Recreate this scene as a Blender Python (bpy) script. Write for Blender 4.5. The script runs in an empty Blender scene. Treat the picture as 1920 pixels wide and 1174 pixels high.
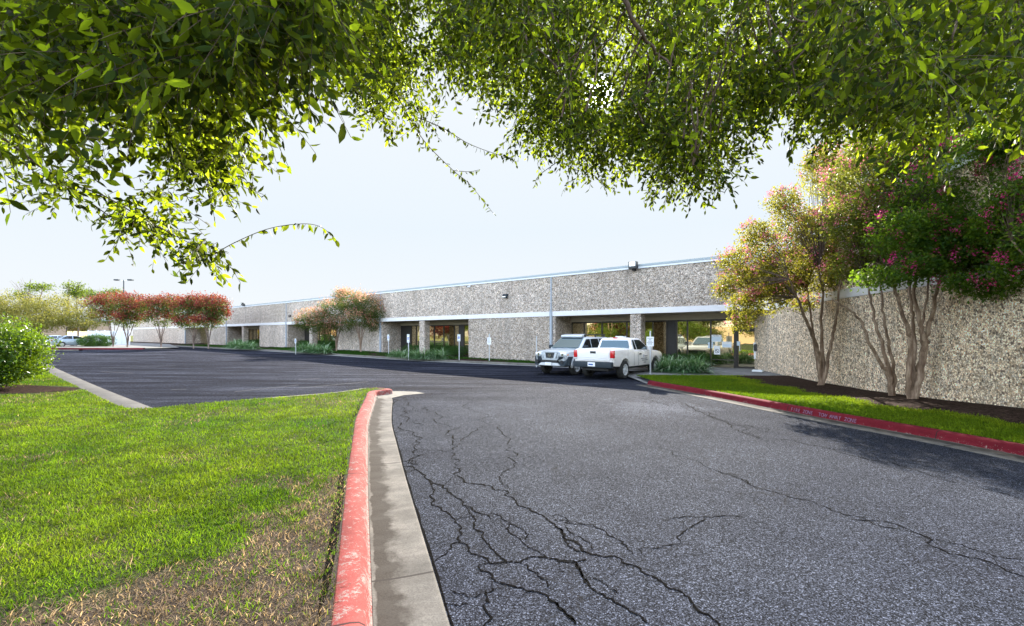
import bpy, bmesh, math, random
import numpy as np
from mathutils import Vector, Matrix
from mathutils.geometry import delaunay_2d_cdt

# ------------------------------------------------------------------ camera, sky, sun, exposure
SC = bpy.context.scene
COL = SC.collection
F = 853.33; CX = 960.0; HY = 628.0; CZ = 1.85
cam_d = bpy.data.cameras.new('camera'); cam = bpy.data.objects.new('camera', cam_d); COL.objects.link(cam)
cam.location = (0, 0, CZ); cam.rotation_euler = (math.radians(90), 0, 0)
cam_d.sensor_width = 36; cam_d.lens = 16.0; cam_d.shift_y = 41 / 1920; cam_d.clip_end = 3000; cam_d.clip_start = 0.05
SC.camera = cam
SUN_EL = math.radians(27.6); SUN_AZ = math.radians(10.9)
w = bpy.data.worlds.new('World'); SC.world = w; w.use_nodes = True
nt = w.node_tree
sky = nt.nodes.new('ShaderNodeTexSky'); sky.sky_type = 'NISHITA'; sky.sun_disc = False
sky.sun_elevation = SUN_EL; sky.sun_rotation = SUN_AZ; sky.air_density = 1.0; sky.dust_density = 2.5; sky.ozone_density = 0.4
tc = nt.nodes.new('ShaderNodeTexCoord'); sp_ = nt.nodes.new('ShaderNodeSeparateXYZ'); nt.links.new(tc.outputs['Generated'], sp_.inputs[0])
rp_ = nt.nodes.new('ShaderNodeValToRGB'); nt.links.new(sp_.outputs[2], rp_.inputs[0])      # cap on the sky's brightness in view, by height
EXPO = 3.05; CAP = .15 * 2 ** EXPO
for e_, (p_, c_) in zip([rp_.color_ramp.elements[0], rp_.color_ramp.elements[1], rp_.color_ramp.elements.new(.22)], ((0.0, (.93, .97, 1.0)), (.62, (.60, .79, .98)), (.22, (.84, .925, 1.0)))):
    e_.position = p_; e_.color = (*c_, 1)
sc_ = nt.nodes.new('ShaderNodeVectorMath'); sc_.operation = 'SCALE'; sc_.inputs[3].default_value = 1 / CAP; nt.links.new(rp_.outputs[0], sc_.inputs[0])
bk_ = nt.nodes.new('ShaderNodeMapRange'); nt.links.new(sp_.outputs[1], bk_.inputs[0]); bk_.inputs[1].default_value = .58; bk_.inputs[2].default_value = -.35; bk_.inputs[3].default_value = 1; bk_.inputs[4].default_value = 8  # cap lifted beside and behind the camera, added fill for shaded walls
sc2 = nt.nodes.new('ShaderNodeVectorMath'); sc2.operation = 'SCALE'; nt.links.new(sc_.outputs[0], sc2.inputs[0]); 
dt_ = nt.nodes.new('ShaderNodeVectorMath'); dt_.operation = 'DOT_PRODUCT'; nt.links.new(tc.outputs['Generated'], dt_.inputs[0]); dt_.inputs[1].default_value = (math.sin(SUN_AZ) * math.cos(SUN_EL), math.cos(SUN_AZ) * math.cos(SUN_EL), math.sin(SUN_EL))
au_ = nt.nodes.new('ShaderNodeMapRange'); nt.links.new(dt_.outputs['Value'], au_.inputs[0]); au_.inputs[1].default_value = .9995; au_.inputs[2].default_value = .99998; au_.inputs[3].default_value = 0; au_.inputs[4].default_value = 30
ad_ = nt.nodes.new('ShaderNodeMath'); ad_.operation = 'ADD'; nt.links.new(bk_.outputs[0], ad_.inputs[0]); nt.links.new(au_.outputs[0], ad_.inputs[1]); nt.links.new(ad_.outputs[0], sc2.inputs[3])
mn_ = nt.nodes.new('ShaderNodeVectorMath'); mn_.operation = 'MINIMUM'; hs_ = nt.nodes.new('ShaderNodeHueSaturation'); hs_.inputs['Saturation'].default_value = .62; nt.links.new(sky.outputs[0], hs_.inputs['Color']); nt.links.new(hs_.outputs[0], mn_.inputs[0]); nt.links.new(sc2.outputs[0], mn_.inputs[1])
nt.links.new(mn_.outputs[0], nt.nodes['Background'].inputs[0]); nt.nodes['Background'].inputs[1].default_value = 0.15
sun_d = bpy.data.lights.new('sun', 'SUN'); sun = bpy.data.objects.new('sun', sun_d); COL.objects.link(sun)
sun_d.energy = 2.4; sun_d.angle = math.radians(0.55); sun_d.color = (1.0, 0.93, 0.82)
sd = Vector((math.sin(SUN_AZ) * math.cos(SUN_EL), math.cos(SUN_AZ) * math.cos(SUN_EL), math.sin(SUN_EL)))
sun.rotation_euler = sd.to_track_quat('Z', 'Y').to_euler(); sun.location = (8, 40, 30)
SC.view_settings.view_transform = 'Standard'; SC.view_settings.look = 'None'
SC.view_settings.gamma = 1; SC.view_settings.exposure = EXPO
SC.cycles.sample_clamp_indirect = 6; SC.cycles.max_bounces = 8; SC.cycles.transparent_max_bounces = 8
RNG = np.random.default_rng(11); random.seed(5)

# ------------------------------------------------------------------ ground height and geometry of the place
D = np.array((0.772, -0.636)); D /= np.linalg.norm(D); N = np.array((-D[1], D[0]))   # along the facade, into the building
P0 = np.array((2.52, 29.1))
def ss(a, b, x):
    t = np.clip((x - a) / (b - a), 0, 1); return t * t * (3 - 2 * t)
def gz(x, y):
    s = -((x - P0[0]) * D[0] + (y - P0[1]) * D[1]); return 0.28 * ss(0, 32, s)
def at(px, py, dz=0.0):
    """ground point (raised by dz) seen at a place of the photograph"""
    y = 20.0
    for _ in range(12):
        z = float(gz((px - CX) / F * y, y)) + dz; y = F * (CZ - z) / (py - HY)
    return np.array(((px - CX) / F * y, y, z))
def dp(px, py, y):
    return np.array(((px - CX) / F * y, y, CZ + (HY - py) / F * y))
def BL(s, q, z):
    p = P0 + D * s + N * q; return (p[0], p[1], z)

# ------------------------------------------------------------------ object helpers
def link(o, parent=None):
    COL.objects.link(o)
    if parent is not None: o.parent = parent
    return o
def tag(o, label=None, cat=None, group=None, kind=None):
    if label: o['label'] = label
    if cat: o['category'] = cat
    if group: o['group'] = group
    if kind: o['kind'] = kind
    return o
def empty(name, loc=(0, 0, 0), rz=0.0, label=None, cat=None, group=None):
    o = bpy.data.objects.new(name, None); o.empty_display_size = 0.3; link(o); o.location = loc; o.rotation_euler = (0, 0, rz)
    return tag(o, label, cat, group)
def mobj(name, me, mat, parent=None, loc=None):
    o = bpy.data.objects.new(name, me); me.name = name
    for m in (mat if isinstance(mat, (list, tuple)) else [mat]): me.materials.append(m)
    link(o, parent)
    if loc is not None: o.location = loc
    return o
def smooth(me, ang=35):
    me.polygons.foreach_set('use_smooth', [True] * len(me.polygons))
    try: me.set_sharp_from_angle(angle=math.radians(ang))
    except Exception: pass
def np_mesh(verts, faces, k, uv=None, col=None, sm=False):
    """faces: (n,k) int array"""
    me = bpy.data.meshes.new('m'); n = len(faces)
    me.vertices.add(len(verts)); me.vertices.foreach_set('co', np.ascontiguousarray(verts, dtype=np.float32).ravel())
    me.loops.add(n * k); me.loops.foreach_set('vertex_index', np.ascontiguousarray(faces, dtype=np.int32).ravel())
    me.polygons.add(n); me.polygons.foreach_set('loop_start', np.arange(0, n * k, k, dtype=np.int32))
    if sm: me.polygons.foreach_set('use_smooth', np.ones(n, dtype=bool))
    if uv is not None:
        l = me.uv_layers.new(name='uv'); l.data.foreach_set('uv', uv[faces.ravel()].astype(np.float32).ravel())
    if col is not None:
        a = me.color_attributes.new('tint', 'FLOAT_COLOR', 'POINT')
        c = np.ones((len(verts), 4), dtype=np.float32); c[:, :3] = col; a.data.foreach_set('color', c.ravel())
    me.update(calc_edges=True); return me
def bm_mesh(bm, sm=None):
    me = bpy.data.meshes.new('m'); bmesh.ops.recalc_face_normals(bm, faces=bm.faces); bm.to_mesh(me); bm.free()
    if sm: smooth(me, sm)
    return me
def hexa(bm, pts):
    """pts: 4 bottom then 4 top, same order"""
    v = [bm.verts.new(p) for p in pts]
    for f in ((3, 2, 1, 0), (4, 5, 6, 7), (0, 1, 5, 4), (1, 2, 6, 5), (2, 3, 7, 6), (3, 0, 4, 7)): bm.faces.new([v[i] for i in f])
    return v
def bx(bm, x0, x1, y0, y1, z0, z1, fn=None):
    p = [(x0, y0, z0), (x1, y0, z0), (x1, y1, z0), (x0, y1, z0), (x0, y0, z1), (x1, y0, z1), (x1, y1, z1), (x0, y1, z1)]
    return hexa(bm, [fn(*q) for q in p] if fn else p)
def bevel(bm, w=0.01, seg=2):
    bmesh.ops.bevel(bm, geom=list(bm.edges), offset=w, segments=seg, profile=0.5, affect='EDGES', clamp_overlap=True)
def tube(pts, rad, k=8, closed_ends=True):
    """returns verts, quads for a swept tube"""
    pts = np.asarray(pts, float); n = len(pts); rad = np.broadcast_to(np.asarray(rad, float), (n,))
    t = np.gradient(pts, axis=0); t /= np.linalg.norm(t, axis=1)[:, None] + 1e-9
    ref = np.array((0.0, 0, 1)) if abs(t[0][2]) < 0.9 else np.array((1.0, 0, 0))
    a = np.cross(t, ref); a /= np.linalg.norm(a, axis=1)[:, None] + 1e-9; b = np.cross(t, a)
    ang = np.linspace(0, 2 * np.pi, k, endpoint=False)
    V = (pts[:, None, :] + rad[:, None, None] * (np.cos(ang)[None, :, None] * a[:, None, :] + np.sin(ang)[None, :, None] * b[:, None, :])).reshape(-1, 3)
    i = np.arange(n - 1)[:, None] * k; j = np.arange(k)[None, :]; j2 = (j + 1) % k
    Q = np.stack((i + j, i + j2, i + k + j2, i + k + j), axis=-1).reshape(-1, 4)
    return V, Q
def tubes_mesh(lst, k=6):
    V = []; Q = []; o = 0
    for pts, rad in lst:
        v, q = tube(pts, rad, k); V.append(v); Q.append(q + o); o += len(v)
    return np_mesh(np.concatenate(V), np.concatenate(Q), 4, sm=True)
def cyl(bm, c, r, h, axis='z', seg=16, r2=None):
    r2 = r if r2 is None else r2
    ret = bmesh.ops.create_cone(bm, cap_ends=True, segments=seg, radius1=r, radius2=r2, depth=h)
    R = {'z': Matrix(), 'y': Matrix.Rotation(math.pi / 2, 4, 'X'), 'x': Matrix.Rotation(math.pi / 2, 4, 'Y')}[axis]
    bmesh.ops.transform(bm, matrix=Matrix.Translation(c) @ R, verts=ret['verts']); return ret['verts']
def spline(pts, per=8):
    p = np.asarray(pts, float); q = np.vstack((2 * p[0] - p[1], p, 2 * p[-1] - p[-2])); out = []
    for i in range(1, len(q) - 2):
        for t in np.linspace(0, 1, per, endpoint=False):
            a, b, c, d = q[i - 1], q[i], q[i + 1], q[i + 2]
            out.append(0.5 * ((2 * b) + (-a + c) * t + (2 * a - 5 * b + 4 * c - d) * t * t + (-a + 3 * b - 3 * c + d) * t ** 3))
    out.append(q[-2]); return np.array(out)
def offset_line(l, d):
    t = np.gradient(l[:, :2], axis=0); t /= np.linalg.norm(t, axis=1)[:, None]
    r = np.stack((t[:, 1], -t[:, 0]), axis=1); return l[:, :2] + r * (d if np.isscalar(d) else np.asarray(d)[:, None])
def sweep(line, prof, mat, name, parent=None, wob=0.0):
    """profile (offset to the right of travel, height) swept along a ground line"""
    line = np.asarray(line)[:, :2]; k = len(prof); n = len(line); V = np.zeros((n, k, 3)); U = np.zeros((n, k, 2))
    L = np.concatenate(([0], np.cumsum(np.linalg.norm(np.diff(line, axis=0), axis=1))))
    g = gz(line[:, 0], line[:, 1])
    w_ = wob * (np.sin(L * 1.7) + np.sin(L * 4.1 + 1) * .6)
    for j, (o, h) in enumerate(prof):
        q = offset_line(line, o + (w_ if j in (0, k - 1) and False else 0)); V[:, j, :2] = q; V[:, j, 2] = g + h
        U[:, j, 0] = L; U[:, j, 1] = j / (k - 1)
    i = np.arange(n - 1)[:, None] * k; j = np.arange(k - 1)[None, :]
    Q = np.stack((i + j, i + j + 1, i + k + j + 1, i + k + j), axis=-1).reshape(-1, 4)
    me = np_mesh(V.reshape(-1, 3), Q[:, ::-1], 4, uv=U.reshape(-1, 2), sm=True)
    return mobj(name, me, mat, parent)
def inside(P, poly):
    x, y = P[:, 0], P[:, 1]; r = np.zeros(len(P), bool); j = len(poly) - 1
    for i in range(len(poly)):
        xi, yi = poly[i][:2]; xj, yj = poly[j][:2]
        c = ((yi > y) != (yj > y)) & (x < (xj - xi) * (y - yi) / ((yj - yi) + 1e-12) + xi); r ^= c; j = i
    return r
def sheet(poly, h, mat, name, step=1.5, zf=None, colf=None, parent=None):
    """horizontal sheet over a polygon, following the ground; h = height above it"""
    poly = np.asarray(poly)[:, :2]; lo = poly.min(0); hi = poly.max(0)
    gx, gy = np.meshgrid(np.arange(lo[0] + step * .37, hi[0], step), np.arange(lo[1] + step * .41, hi[1], step))
    G = np.stack((gx.ravel(), gy.ravel()), 1); G = G[inside(G, poly)]
    vs = [Vector(p) for p in poly.tolist()] + [Vector(p) for p in G.tolist()]
    v, e, f, *_ = delaunay_2d_cdt(vs, [], [list(range(len(poly)))], 1, 1e-5)
    V = np.array([(p.x, p.y, 0) for p in v]); V[:, 2] = (zf(V[:, 0], V[:, 1]) if zf else gz(V[:, 0], V[:, 1])) + h
    T = np.array([list(t) for t in f if len(t) == 3])
    me = np_mesh(V, T, 3, uv=V[:, :2].copy(), col=(colf(V[:, 0], V[:, 1]) if colf else None), sm=True)
    n = np.zeros(len(me.polygons) * 3); me.polygons.foreach_get('normal', n)
    if n[2::3].mean() < 0: me.flip_normals()
    return mobj(name, me, mat, parent)
def vnoise(x, y, seed=0):
    r = np.random.default_rng(seed).random((64, 64)); xi = np.floor(x).astype(int); yi = np.floor(y).astype(int)
    fx = x - xi; fy = y - yi; fx = fx * fx * (3 - 2 * fx); fy = fy * fy * (3 - 2 * fy); a = lambda i, j: r[(xi + i) % 64, (yi + j) % 64]
    return (a(0, 0) * (1 - fx) + a(1, 0) * fx) * (1 - fy) + (a(0, 1) * (1 - fx) + a(1, 1) * fx) * fy
def fnoise(x, y, seed=0):
    return (vnoise(x, y, seed) + .5 * vnoise(x * 2.1, y * 2.1, seed + 1) + .25 * vnoise(x * 4.3, y * 4.3, seed + 2)) / 1.75
def text_mesh(txt, size, depth=0.002, align='CENTER'):
    c = bpy.data.curves.new('t', 'FONT'); c.body = txt; c.size = size; c.extrude = depth; c.align_x = align; c.align_y = 'CENTER'; c.resolution_u = 3
    o = bpy.data.objects.new('t', c); COL.objects.link(o); dg = bpy.context.evaluated_depsgraph_get()
    me = bpy.data.meshes.new_from_object(o.evaluated_get(dg)); bpy.data.objects.remove(o); me.materials.clear(); return me

# ------------------------------------------------------------------ materials
class NB:
    def __init__(s, name):
        s.m = bpy.data.materials.new(name); s.m.use_nodes = True; s.t = s.m.node_tree; s.t.nodes.clear()
        s.out = s.t.nodes.new('ShaderNodeOutputMaterial')
    def n(s, typ, ins=None, **kw):
        nd = s.t.nodes.new('ShaderNode' + typ)
        for k, v in kw.items(): setattr(nd, k, v)
        for k, v in (ins or {}).items():
            i = nd.inputs[k]
            if isinstance(v, bpy.types.NodeSocket): s.t.links.new(v, i)
            elif isinstance(v, (tuple, list)) and len(v) == 3 and i.type == 'RGBA': i.default_value = (*v, 1)
            else: i.default_value = v
        return nd
    def coord(s, kind='Object'): return s.n('TexCoord').outputs[kind]
    def noise(s, vec, scale, detail=4, rough=.55, dist=0.0): return s.n('TexNoise', {'Vector': vec, 'Scale': scale, 'Detail': detail, 'Roughness': rough, 'Distortion': dist}).outputs['Fac']
    def vor(s, vec, scale, out='Color', feature='F1', rnd=1.0):
        return s.n('TexVoronoi', {'Vector': vec, 'Scale': scale, 'Randomness': rnd}, feature=feature).outputs[out]
    def ramp(s, fac, stops, interp='LINEAR'):
        r = s.n('ValToRGB', {'Fac': fac}); r.color_ramp.interpolation = interp; e = r.color_ramp.elements
        while len(e) > 1: e.remove(e[-1])
        e[0].position = stops[0][0]; e[0].color = s.c(stops[0][1])
        for p, c in stops[1:]:
            x = e.new(p); x.color = s.c(c)
        return r.outputs['Color']
    def c(s, c): return (c, c, c, 1) if np.isscalar(c) else (*c, 1)
    def mix(s, f, a, b, mode='MIX'):
        nd = s.n('Mix', data_type='RGBA', blend_type=mode)
        for idx, v in ((0, f), (6, a), (7, b)):
            i = nd.inputs[idx]
            if isinstance(v, bpy.types.NodeSocket): s.t.links.new(v, i)
            elif idx == 0: i.default_value = v
            else: i.default_value = s.c(v)
        return nd.outputs[2]
    def math(s, op, a, b=0.0, c=0.0, clamp=False): return s.n('Math', {0: a, 1: b, 2: c}, operation=op, use_clamp=clamp).outputs[0]
    def bump(s, h, strength=.5, dist=.01, nrm=None):
        d = {'Height': h, 'Strength': strength, 'Distance': dist}
        if nrm is not None: d['Normal'] = nrm
        return s.n('Bump', d).outputs[0]
    def pbr(s, col, rough=.8, metal=0.0, spec=.5, normal=None, **kw):
        d = {'Base Color': col, 'Roughness': rough, 'Metallic': metal, 'Specular IOR Level': spec}
        if normal is not None: d['Normal'] = normal
        for k, v in kw.items(): d[k.replace('_', ' ')] = v
        return s.n('BsdfPrincipled', d).outputs[0]
    def done(s, sh): s.t.links.new(sh, s.out.inputs[0]); return s.m
def plain(name, col, rough=.6, metal=0.0, spec=.5, var=.12, scale=6, bumpk=0.0, **kw):
    b = NB(name); v = b.coord(); f = b.noise(v, scale, 5)
    c = b.mix(f, tuple(x * (1 - var) for x in col), tuple(min(1, x * (1 + var)) for x in col))
    r = b.ramp(f, [(.3, rough * .85), (.7, min(1, rough * 1.15))])
    nn = b.bump(b.noise(v, scale * 12, 3), bumpk, .004) if bumpk else None
    return b.done(b.pbr(c, r, metal, spec, nn, **kw))

def m_asphalt():
    b = NB('asphalt'); v = b.coord()
    big = b.noise(v, .16, 5, .6); mid = b.noise(v, 1.3, 5, .65); warp = b.noise(v, 9, 2)
    base = b.ramp(big, [(.3, (.018, .019, .024)), (.5, (.029, .030, .035)), (.66, (.046, .047, .052))])
    base = b.mix(b.ramp(mid, [(.35, .0), (.75, .35)]), base, (.045, .046, .052))
    sp = b.vor(v, 135, 'Color'); spg = b.n('SeparateColor', {'Color': sp}).outputs[0]
    st = b.ramp(spg, [(0, (.1,)*3), (.35, (.4,)*3), (.6, (.95,)*3), (.85, (1.9,)*3), (1, (3.6,)*3)])
    c = b.mix(1.0, base, st, 'MULTIPLY')
    sp2 = b.n('SeparateColor', {'Color': b.vor(v, 80, 'Color')}).outputs[1]
    c = b.mix(.75, c, b.ramp(sp2, [(0, .3), (.4, .75), (.75, 1.15), (1, 2.0)]), 'MULTIPLY')
    c = b.mix(1.0, c, (1.10, 1.19, 1.40), 'MULTIPLY')
    # wide dark sealed / worn patches in the parking lot (left)
    xyz = b.n('SeparateXYZ', {0: v})
    s_ = b.math('ADD', b.math('MULTIPLY', xyz.outputs[0], -.6), b.math('MULTIPLY', xyz.outputs[1], .8))
    lot = b.ramp(b.math('ADD', b.math('MULTIPLY', s_, .05), b.math('MULTIPLY', b.noise(v, .35, 4), .25)), [(.62, 0), (.80, 1)])
    mp = b.n('Mapping', {'Vector': v, 'Rotation': (0, 0, -.69), 'Scale': (.10, .8, 1)}).outputs[0]
    strk = b.ramp(b.noise(mp, 1.6, 5, .6), [(.38, (.22, .23, .30)), (.52, (.50, .51, .58)), (.68, (1.15, 1.15, 1.2))])
    c = b.mix(lot, c, b.mix(1.0, c, strk, 'MULTIPLY'))
    # worn pale patch in the middle of the drive
    dd = b.n('VectorMath', {0: v, 1: (3.6, 11.6, 0)}, operation='DISTANCE').outputs['Value']
    pale = b.math('MULTIPLY', b.ramp(dd, [(0, 1), (1, 1)]), b.ramp(b.math('ADD', b.math('MULTIPLY', dd, .30), b.noise(v, 1.0, 5, .7)), [(.62, 1), (1.05, 0)]))
    c = b.mix(b.math('MULTIPLY', pale, .8), c, b.mix(1.0, c, (2.3, 2.25, 2.1), 'MULTIPLY'))
    # hairline crazing
    wv = b.n('VectorMath', {0: v, 1: b.n('VectorMath', {0: b.n('TexNoise', {'Vector': v, 'Scale': 4.0, 'Detail': 4}).outputs['Color'], 3: .35}, operation='SCALE').outputs[0]}, operation='ADD').outputs[0]
    e = b.vor(wv, 1.7, 'Distance', 'DISTANCE_TO_EDGE'); cr = b.ramp(e, [(0, 1), (.010, .6), (.018, 0)])
    msk = b.ramp(b.noise(v, .45, 3), [(.5, 0), (.6, .8)])
    c = b.mix(b.math('MULTIPLY', cr, msk), c, (.018, .018, .02))
    h = b.math('ADD', b.math('MULTIPLY', spg, .7), b.math('MULTIPLY', sp2, .8))
    return b.done(b.pbr(c, .95, 0, .04, b.bump(h, 1.0, .008)))
def m_aggregate(name='exposed_aggregate', sc=25.0, mul=(1.06, .98, .91)):
    b = NB(name); v = b.coord()
    vo = b.n('TexVoronoi', {'Vector': v, 'Scale': sc, 'Randomness': 1.0}); col = b.n('SeparateColor', {'Color': vo.outputs['Color']})
    edge = b.vor(v, sc, 'Distance', 'DISTANCE_TO_EDGE')
    stone = b.ramp(col.outputs[0], [(0, (.12, .10, .09)), (.11, (.32, .26, .21)), (.26, (.52, .45, .37)), (.42, (.66, .61, .55)), (.58, (.78, .75, .71)), (.76, (.56, .56, .57)), (.86, (.86, .84, .82))], 'CONSTANT')
    c = b.mix(b.ramp(edge, [(0, 1), (.06, .75), (.15, 0)]), stone, (.30, .27, .24))
    sm = b.n('SeparateColor', {'Color': b.vor(v, 41, 'Color')}).outputs[0]
    c = b.mix(.8, c, b.ramp(sm, [(0, .50), (.3, .85), (.7, 1.15), (1, 1.5)]), 'MULTIPLY')
    c = b.mix(.5, c, b.ramp(b.noise(v, .5, 5), [(.3, (.80, .77, .73)), (.7, (1.15, 1.15, 1.15))]), 'MULTIPLY')
    big = b.n('SeparateColor', {'Color': b.vor(v, 8.0, 'Color')}).outputs[0]; c = b.mix(.55, c, b.ramp(big, [(0, .55), (.3, .85), (.7, 1.2), (1, 1.5)]), 'MULTIPLY')
    stain = b.n('Mapping', {'Vector': v, 'Scale': (1.2, 1.2, .12)}).outputs[0]
    c = b.mix(1.0, c, mul, 'MULTIPLY'); c = b.mix(1.0, c, b.ramp(b.n('ObjectInfo').outputs['Random'], [(0, (.93, .92, .90)), (1, (1.10, 1.10, 1.11))]), 'MULTIPLY')
    c = b.mix(b.ramp(b.noise(stain, 1.3, 4, .6), [(.52, 0), (.78, .5)]), c, (.22, .20, .18))
    h = b.math('ADD', b.ramp(edge, [(0, 0), (.25, 1)]), b.math('MULTIPLY', col.outputs[1], .5))
    return b.done(b.pbr(c, .75, 0, .35, b.bump(h, .9, .02)))
def m_concrete(name='concrete', base=(.36, .34, .31), grime=.5):
    b = NB(name); v = b.coord(); a = b.noise(v, 1.1, 6, .65); f = b.noise(v, 60, 3, .7)
    c = b.ramp(a, [(.25, tuple(x * .62 for x in base)), (.5, base), (.75, tuple(x * 1.3 for x in base))])
    c = b.mix(.55, c, b.ramp(f, [(.3, .55), (.5, 1), (.7, 1.35)]), 'MULTIPLY')
    c = b.mix(b.ramp(b.noise(v, 3.2, 5, .7), [(.5, 0), (.72, grime)]), c, tuple(x * .4 for x in base))
    return b.done(b.pbr(c, .88, 0, .3, b.bump(f, .5, .003)))
def m_gutter():
    b = NB('gutter_concrete'); v = b.coord(); uv = b.coord('UV'); xyz = b.n('SeparateXYZ', {0: uv})
    a = b.noise(v, 2.0, 6, .65); f = b.noise(v, 75, 3, .7)
    c = b.ramp(a, [(.25, (.075, .070, .065)), (.5, (.13, .12, .11)), (.75, (.20, .18, .165))])
    c = b.mix(.6, c, b.ramp(f, [(.3, .5), (.5, 1), (.7, 1.4)]), 'MULTIPLY')
    n2 = b.noise(v, 3.4, 5, .6); across = b.math('ADD', xyz.outputs[1], b.math('MULTIPLY', b.math('SUBTRACT', n2, .5), .55))
    dirt = b.ramp(across, [(.08, 0), (.14, .92), (.36, .9), (.46, .12), (.6, 0)])
    g2 = b.ramp(b.noise(b.n('Mapping', {'Vector': uv, 'Scale': (3.0, .5, 1)}).outputs[0], 2.2, 4), [(.42, 0), (.62, .55)])
    c = b.mix(dirt, c, b.mix(f, (.010, .008, .007), (.055, .045, .038))); c = b.mix(b.math('MULTIPLY', g2, .7), c, (.07, .063, .057))
    j = b.math('PINGPONG', xyz.outputs[0], 1.6); jl = b.ramp(j, [(0, 1), (.008, .9), (.014, 0)])
    c = b.mix(jl, c, (.035, .03, .028))
    return b.done(b.pbr(c, .95, 0, .1, b.bump(f, .6, .004)))
def m_redpaint(name, r, worn):
    b = NB(name); v = b.coord(); uv = b.coord('UV'); a = b.noise(v, 2.3, 6, .7); f = b.noise(v, 50, 4, .75)
    red = b.ramp(a, [(.25, tuple(x * .7 for x in r)), (.5, r), (.75, tuple(min(1, x * 1.35) for x in r))])
    con = b.ramp(f, [(.3, (.14, .11, .10)), (.7, (.30, .25, .23))])
    wm = b.math('ADD', b.math('MULTIPLY', b.noise(v, 7.0, 6, .8), .7), b.math('MULTIPLY', f, .45))
    x = b.n('SeparateXYZ', {0: uv}); edge = b.ramp(x.outputs[1], [(.0, .12), (.10, .0), (.55, .0), (.75, .05), (.95, .12)])
    m = b.ramp(b.math('ADD', wm, edge), [(.69 - worn, 0), (.76 - worn, .85)])
    c = b.mix(m, red, con); c = b.mix(.4, c, b.ramp(b.noise(v, 120, 2), [(.3, .6), (.7, 1.3)]), 'MULTIPLY')
    j = b.math('PINGPONG', x.outputs[0], 1.53); c = b.mix(b.ramp(j, [(0, 1), (.006, .9), (.012, 0)]), c, (.03, .02, .02))
    c = b.mix(b.ramp(b.vor(v, 5.0, 'Distance'), [(.035, .8), (.06, 0)]), c, (.12, .05, .04))
    return b.done(b.pbr(c, .9, 0, .1, b.bump(b.math('ADD', f, b.math('MULTIPLY', m, -.4)), .5, .004)))
def m_leaf(name, stops, trans, tf=.45, rough=.5, spec=.12, tr_stops=((0, .7), (1, 1.0))):
    b = NB(name); r = b.n('NewGeometry').outputs['Random Per Island']; c = b.ramp(r, stops)
    t = b.mix(1.0, c, trans, 'MULTIPLY')
    t = b.mix(1.0, b.ramp(b.math('FRACT', b.math('MULTIPLY', r, 7.31)), list(tr_stops)), trans, 'MULTIPLY')
    p = b.pbr(c, rough, 0, spec); tr = b.n('BsdfTranslucent', {'Color': t}).outputs[0]
    return b.done(b.n('MixShader', {0: tf, 1: p, 2: tr}).outputs[0])
def m_tint(name, tf=.35, rough=.6):
    b = NB(name); a = b.n('VertexColor', layer_name='tint').outputs[0]; r = b.n('NewGeometry').outputs['Random Per Island']
    c = b.mix(.85, a, b.ramp(r, [(0, .55), (.5, 1), (1, 1.5)]), 'MULTIPLY')
    tr = b.n('BsdfTranslucent', {'Color': b.mix(1.0, c, (2.0, 1.9, 1.2), 'MULTIPLY')}).outputs[0]
    return b.done(b.n('MixShader', {0: tf, 1: b.pbr(c, rough, 0, .06), 2: tr}).outputs[0])
def m_soil(name, stops, sc=14):
    b = NB(name); v = b.coord(); n1 = b.noise(v, sc, 6, .75); n2 = b.noise(v, .9, 4)
    c = b.mix(.5, b.ramp(n1, stops), b.ramp(n2, [(.3, .6), (.7, 1.35)]), 'MULTIPLY')
    k = b.vor(b.n('Mapping', {'Vector': v, 'Scale': (1, 2.2, 1), 'Rotation': (0, 0, .6)}).outputs[0], sc * 3, 'Color')
    c = b.mix(.7, c, b.ramp(b.n('SeparateColor', {'Color': k}).outputs[0], [(0, .3), (.5, 1), (1, 2.0)]), 'MULTIPLY')
    return b.done(b.pbr(c, .95, 0, .03, b.bump(n1, .8, .03)))
def m_lawnbase():
    b = NB('lawn_soil'); v = b.coord(); a = b.n('VertexColor', layer_name='tint').outputs[0]
    c = b.mix(.8, a, b.ramp(b.noise(v, 45, 4, .8), [(.3, .35), (.5, .9), (.7, 1.6)]), 'MULTIPLY')
    return b.done(b.pbr(c, .95, 0, .15, b.bump(b.noise(v, 60, 3), .8, .02)))
def m_bark(name, a, c2):
    b = NB(name); v = b.n('Mapping', {'Vector': b.coord(), 'Scale': (1, 1, .22)}).outputs[0]
    n1 = b.noise(v, 9, 5, .7); c = b.ramp(n1, [(.3, tuple(x * .5 for x in a)), (.48, a), (.62, c2), (.75, tuple(x * .6 for x in a))])
    return b.done(b.pbr(c, .85, 0, .2, b.bump(n1, .5, .01)))
def m_glass(name, tint=(.75, .68, .52), refl=.55):
    b = NB(name); v = b.coord(); n = b.bump(b.noise(v, .9, 2), .05, .05)
    g = b.n('BsdfGlossy', {'Color': tint, 'Roughness': .015, 'Normal': n}).outputs[0]
    d = b.pbr((.012, .013, .015), .1, 0, .5); lw = b.n('LayerWeight', {'Blend': .35}).outputs['Fresnel']
    return b.done(b.n('MixShader', {0: b.math('ADD', b.math('MULTIPLY', lw, .5), refl, clamp=True), 1: d, 2: g}).outputs[0])
def m_paint(name, col, metal=0.0, rough=.3):
    b = NB(name); v = b.coord(); n = b.noise(v, 2.0, 5, .7); z = b.n('SeparateXYZ', {0: v}).outputs[2]
    dirt = b.math('MULTIPLY', b.ramp(z, [(.35, .55), (.85, .0)]), b.ramp(n, [(.35, .3), (.7, 1)]))
    c = b.mix(dirt, col, (.25, .22, .19))
    return b.done(b.pbr(c, b.ramp(n, [(.3, rough * .8), (.7, rough * 1.3)]), metal, .5, None, Coat_Weight=.5, Coat_Roughness=.06))

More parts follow.
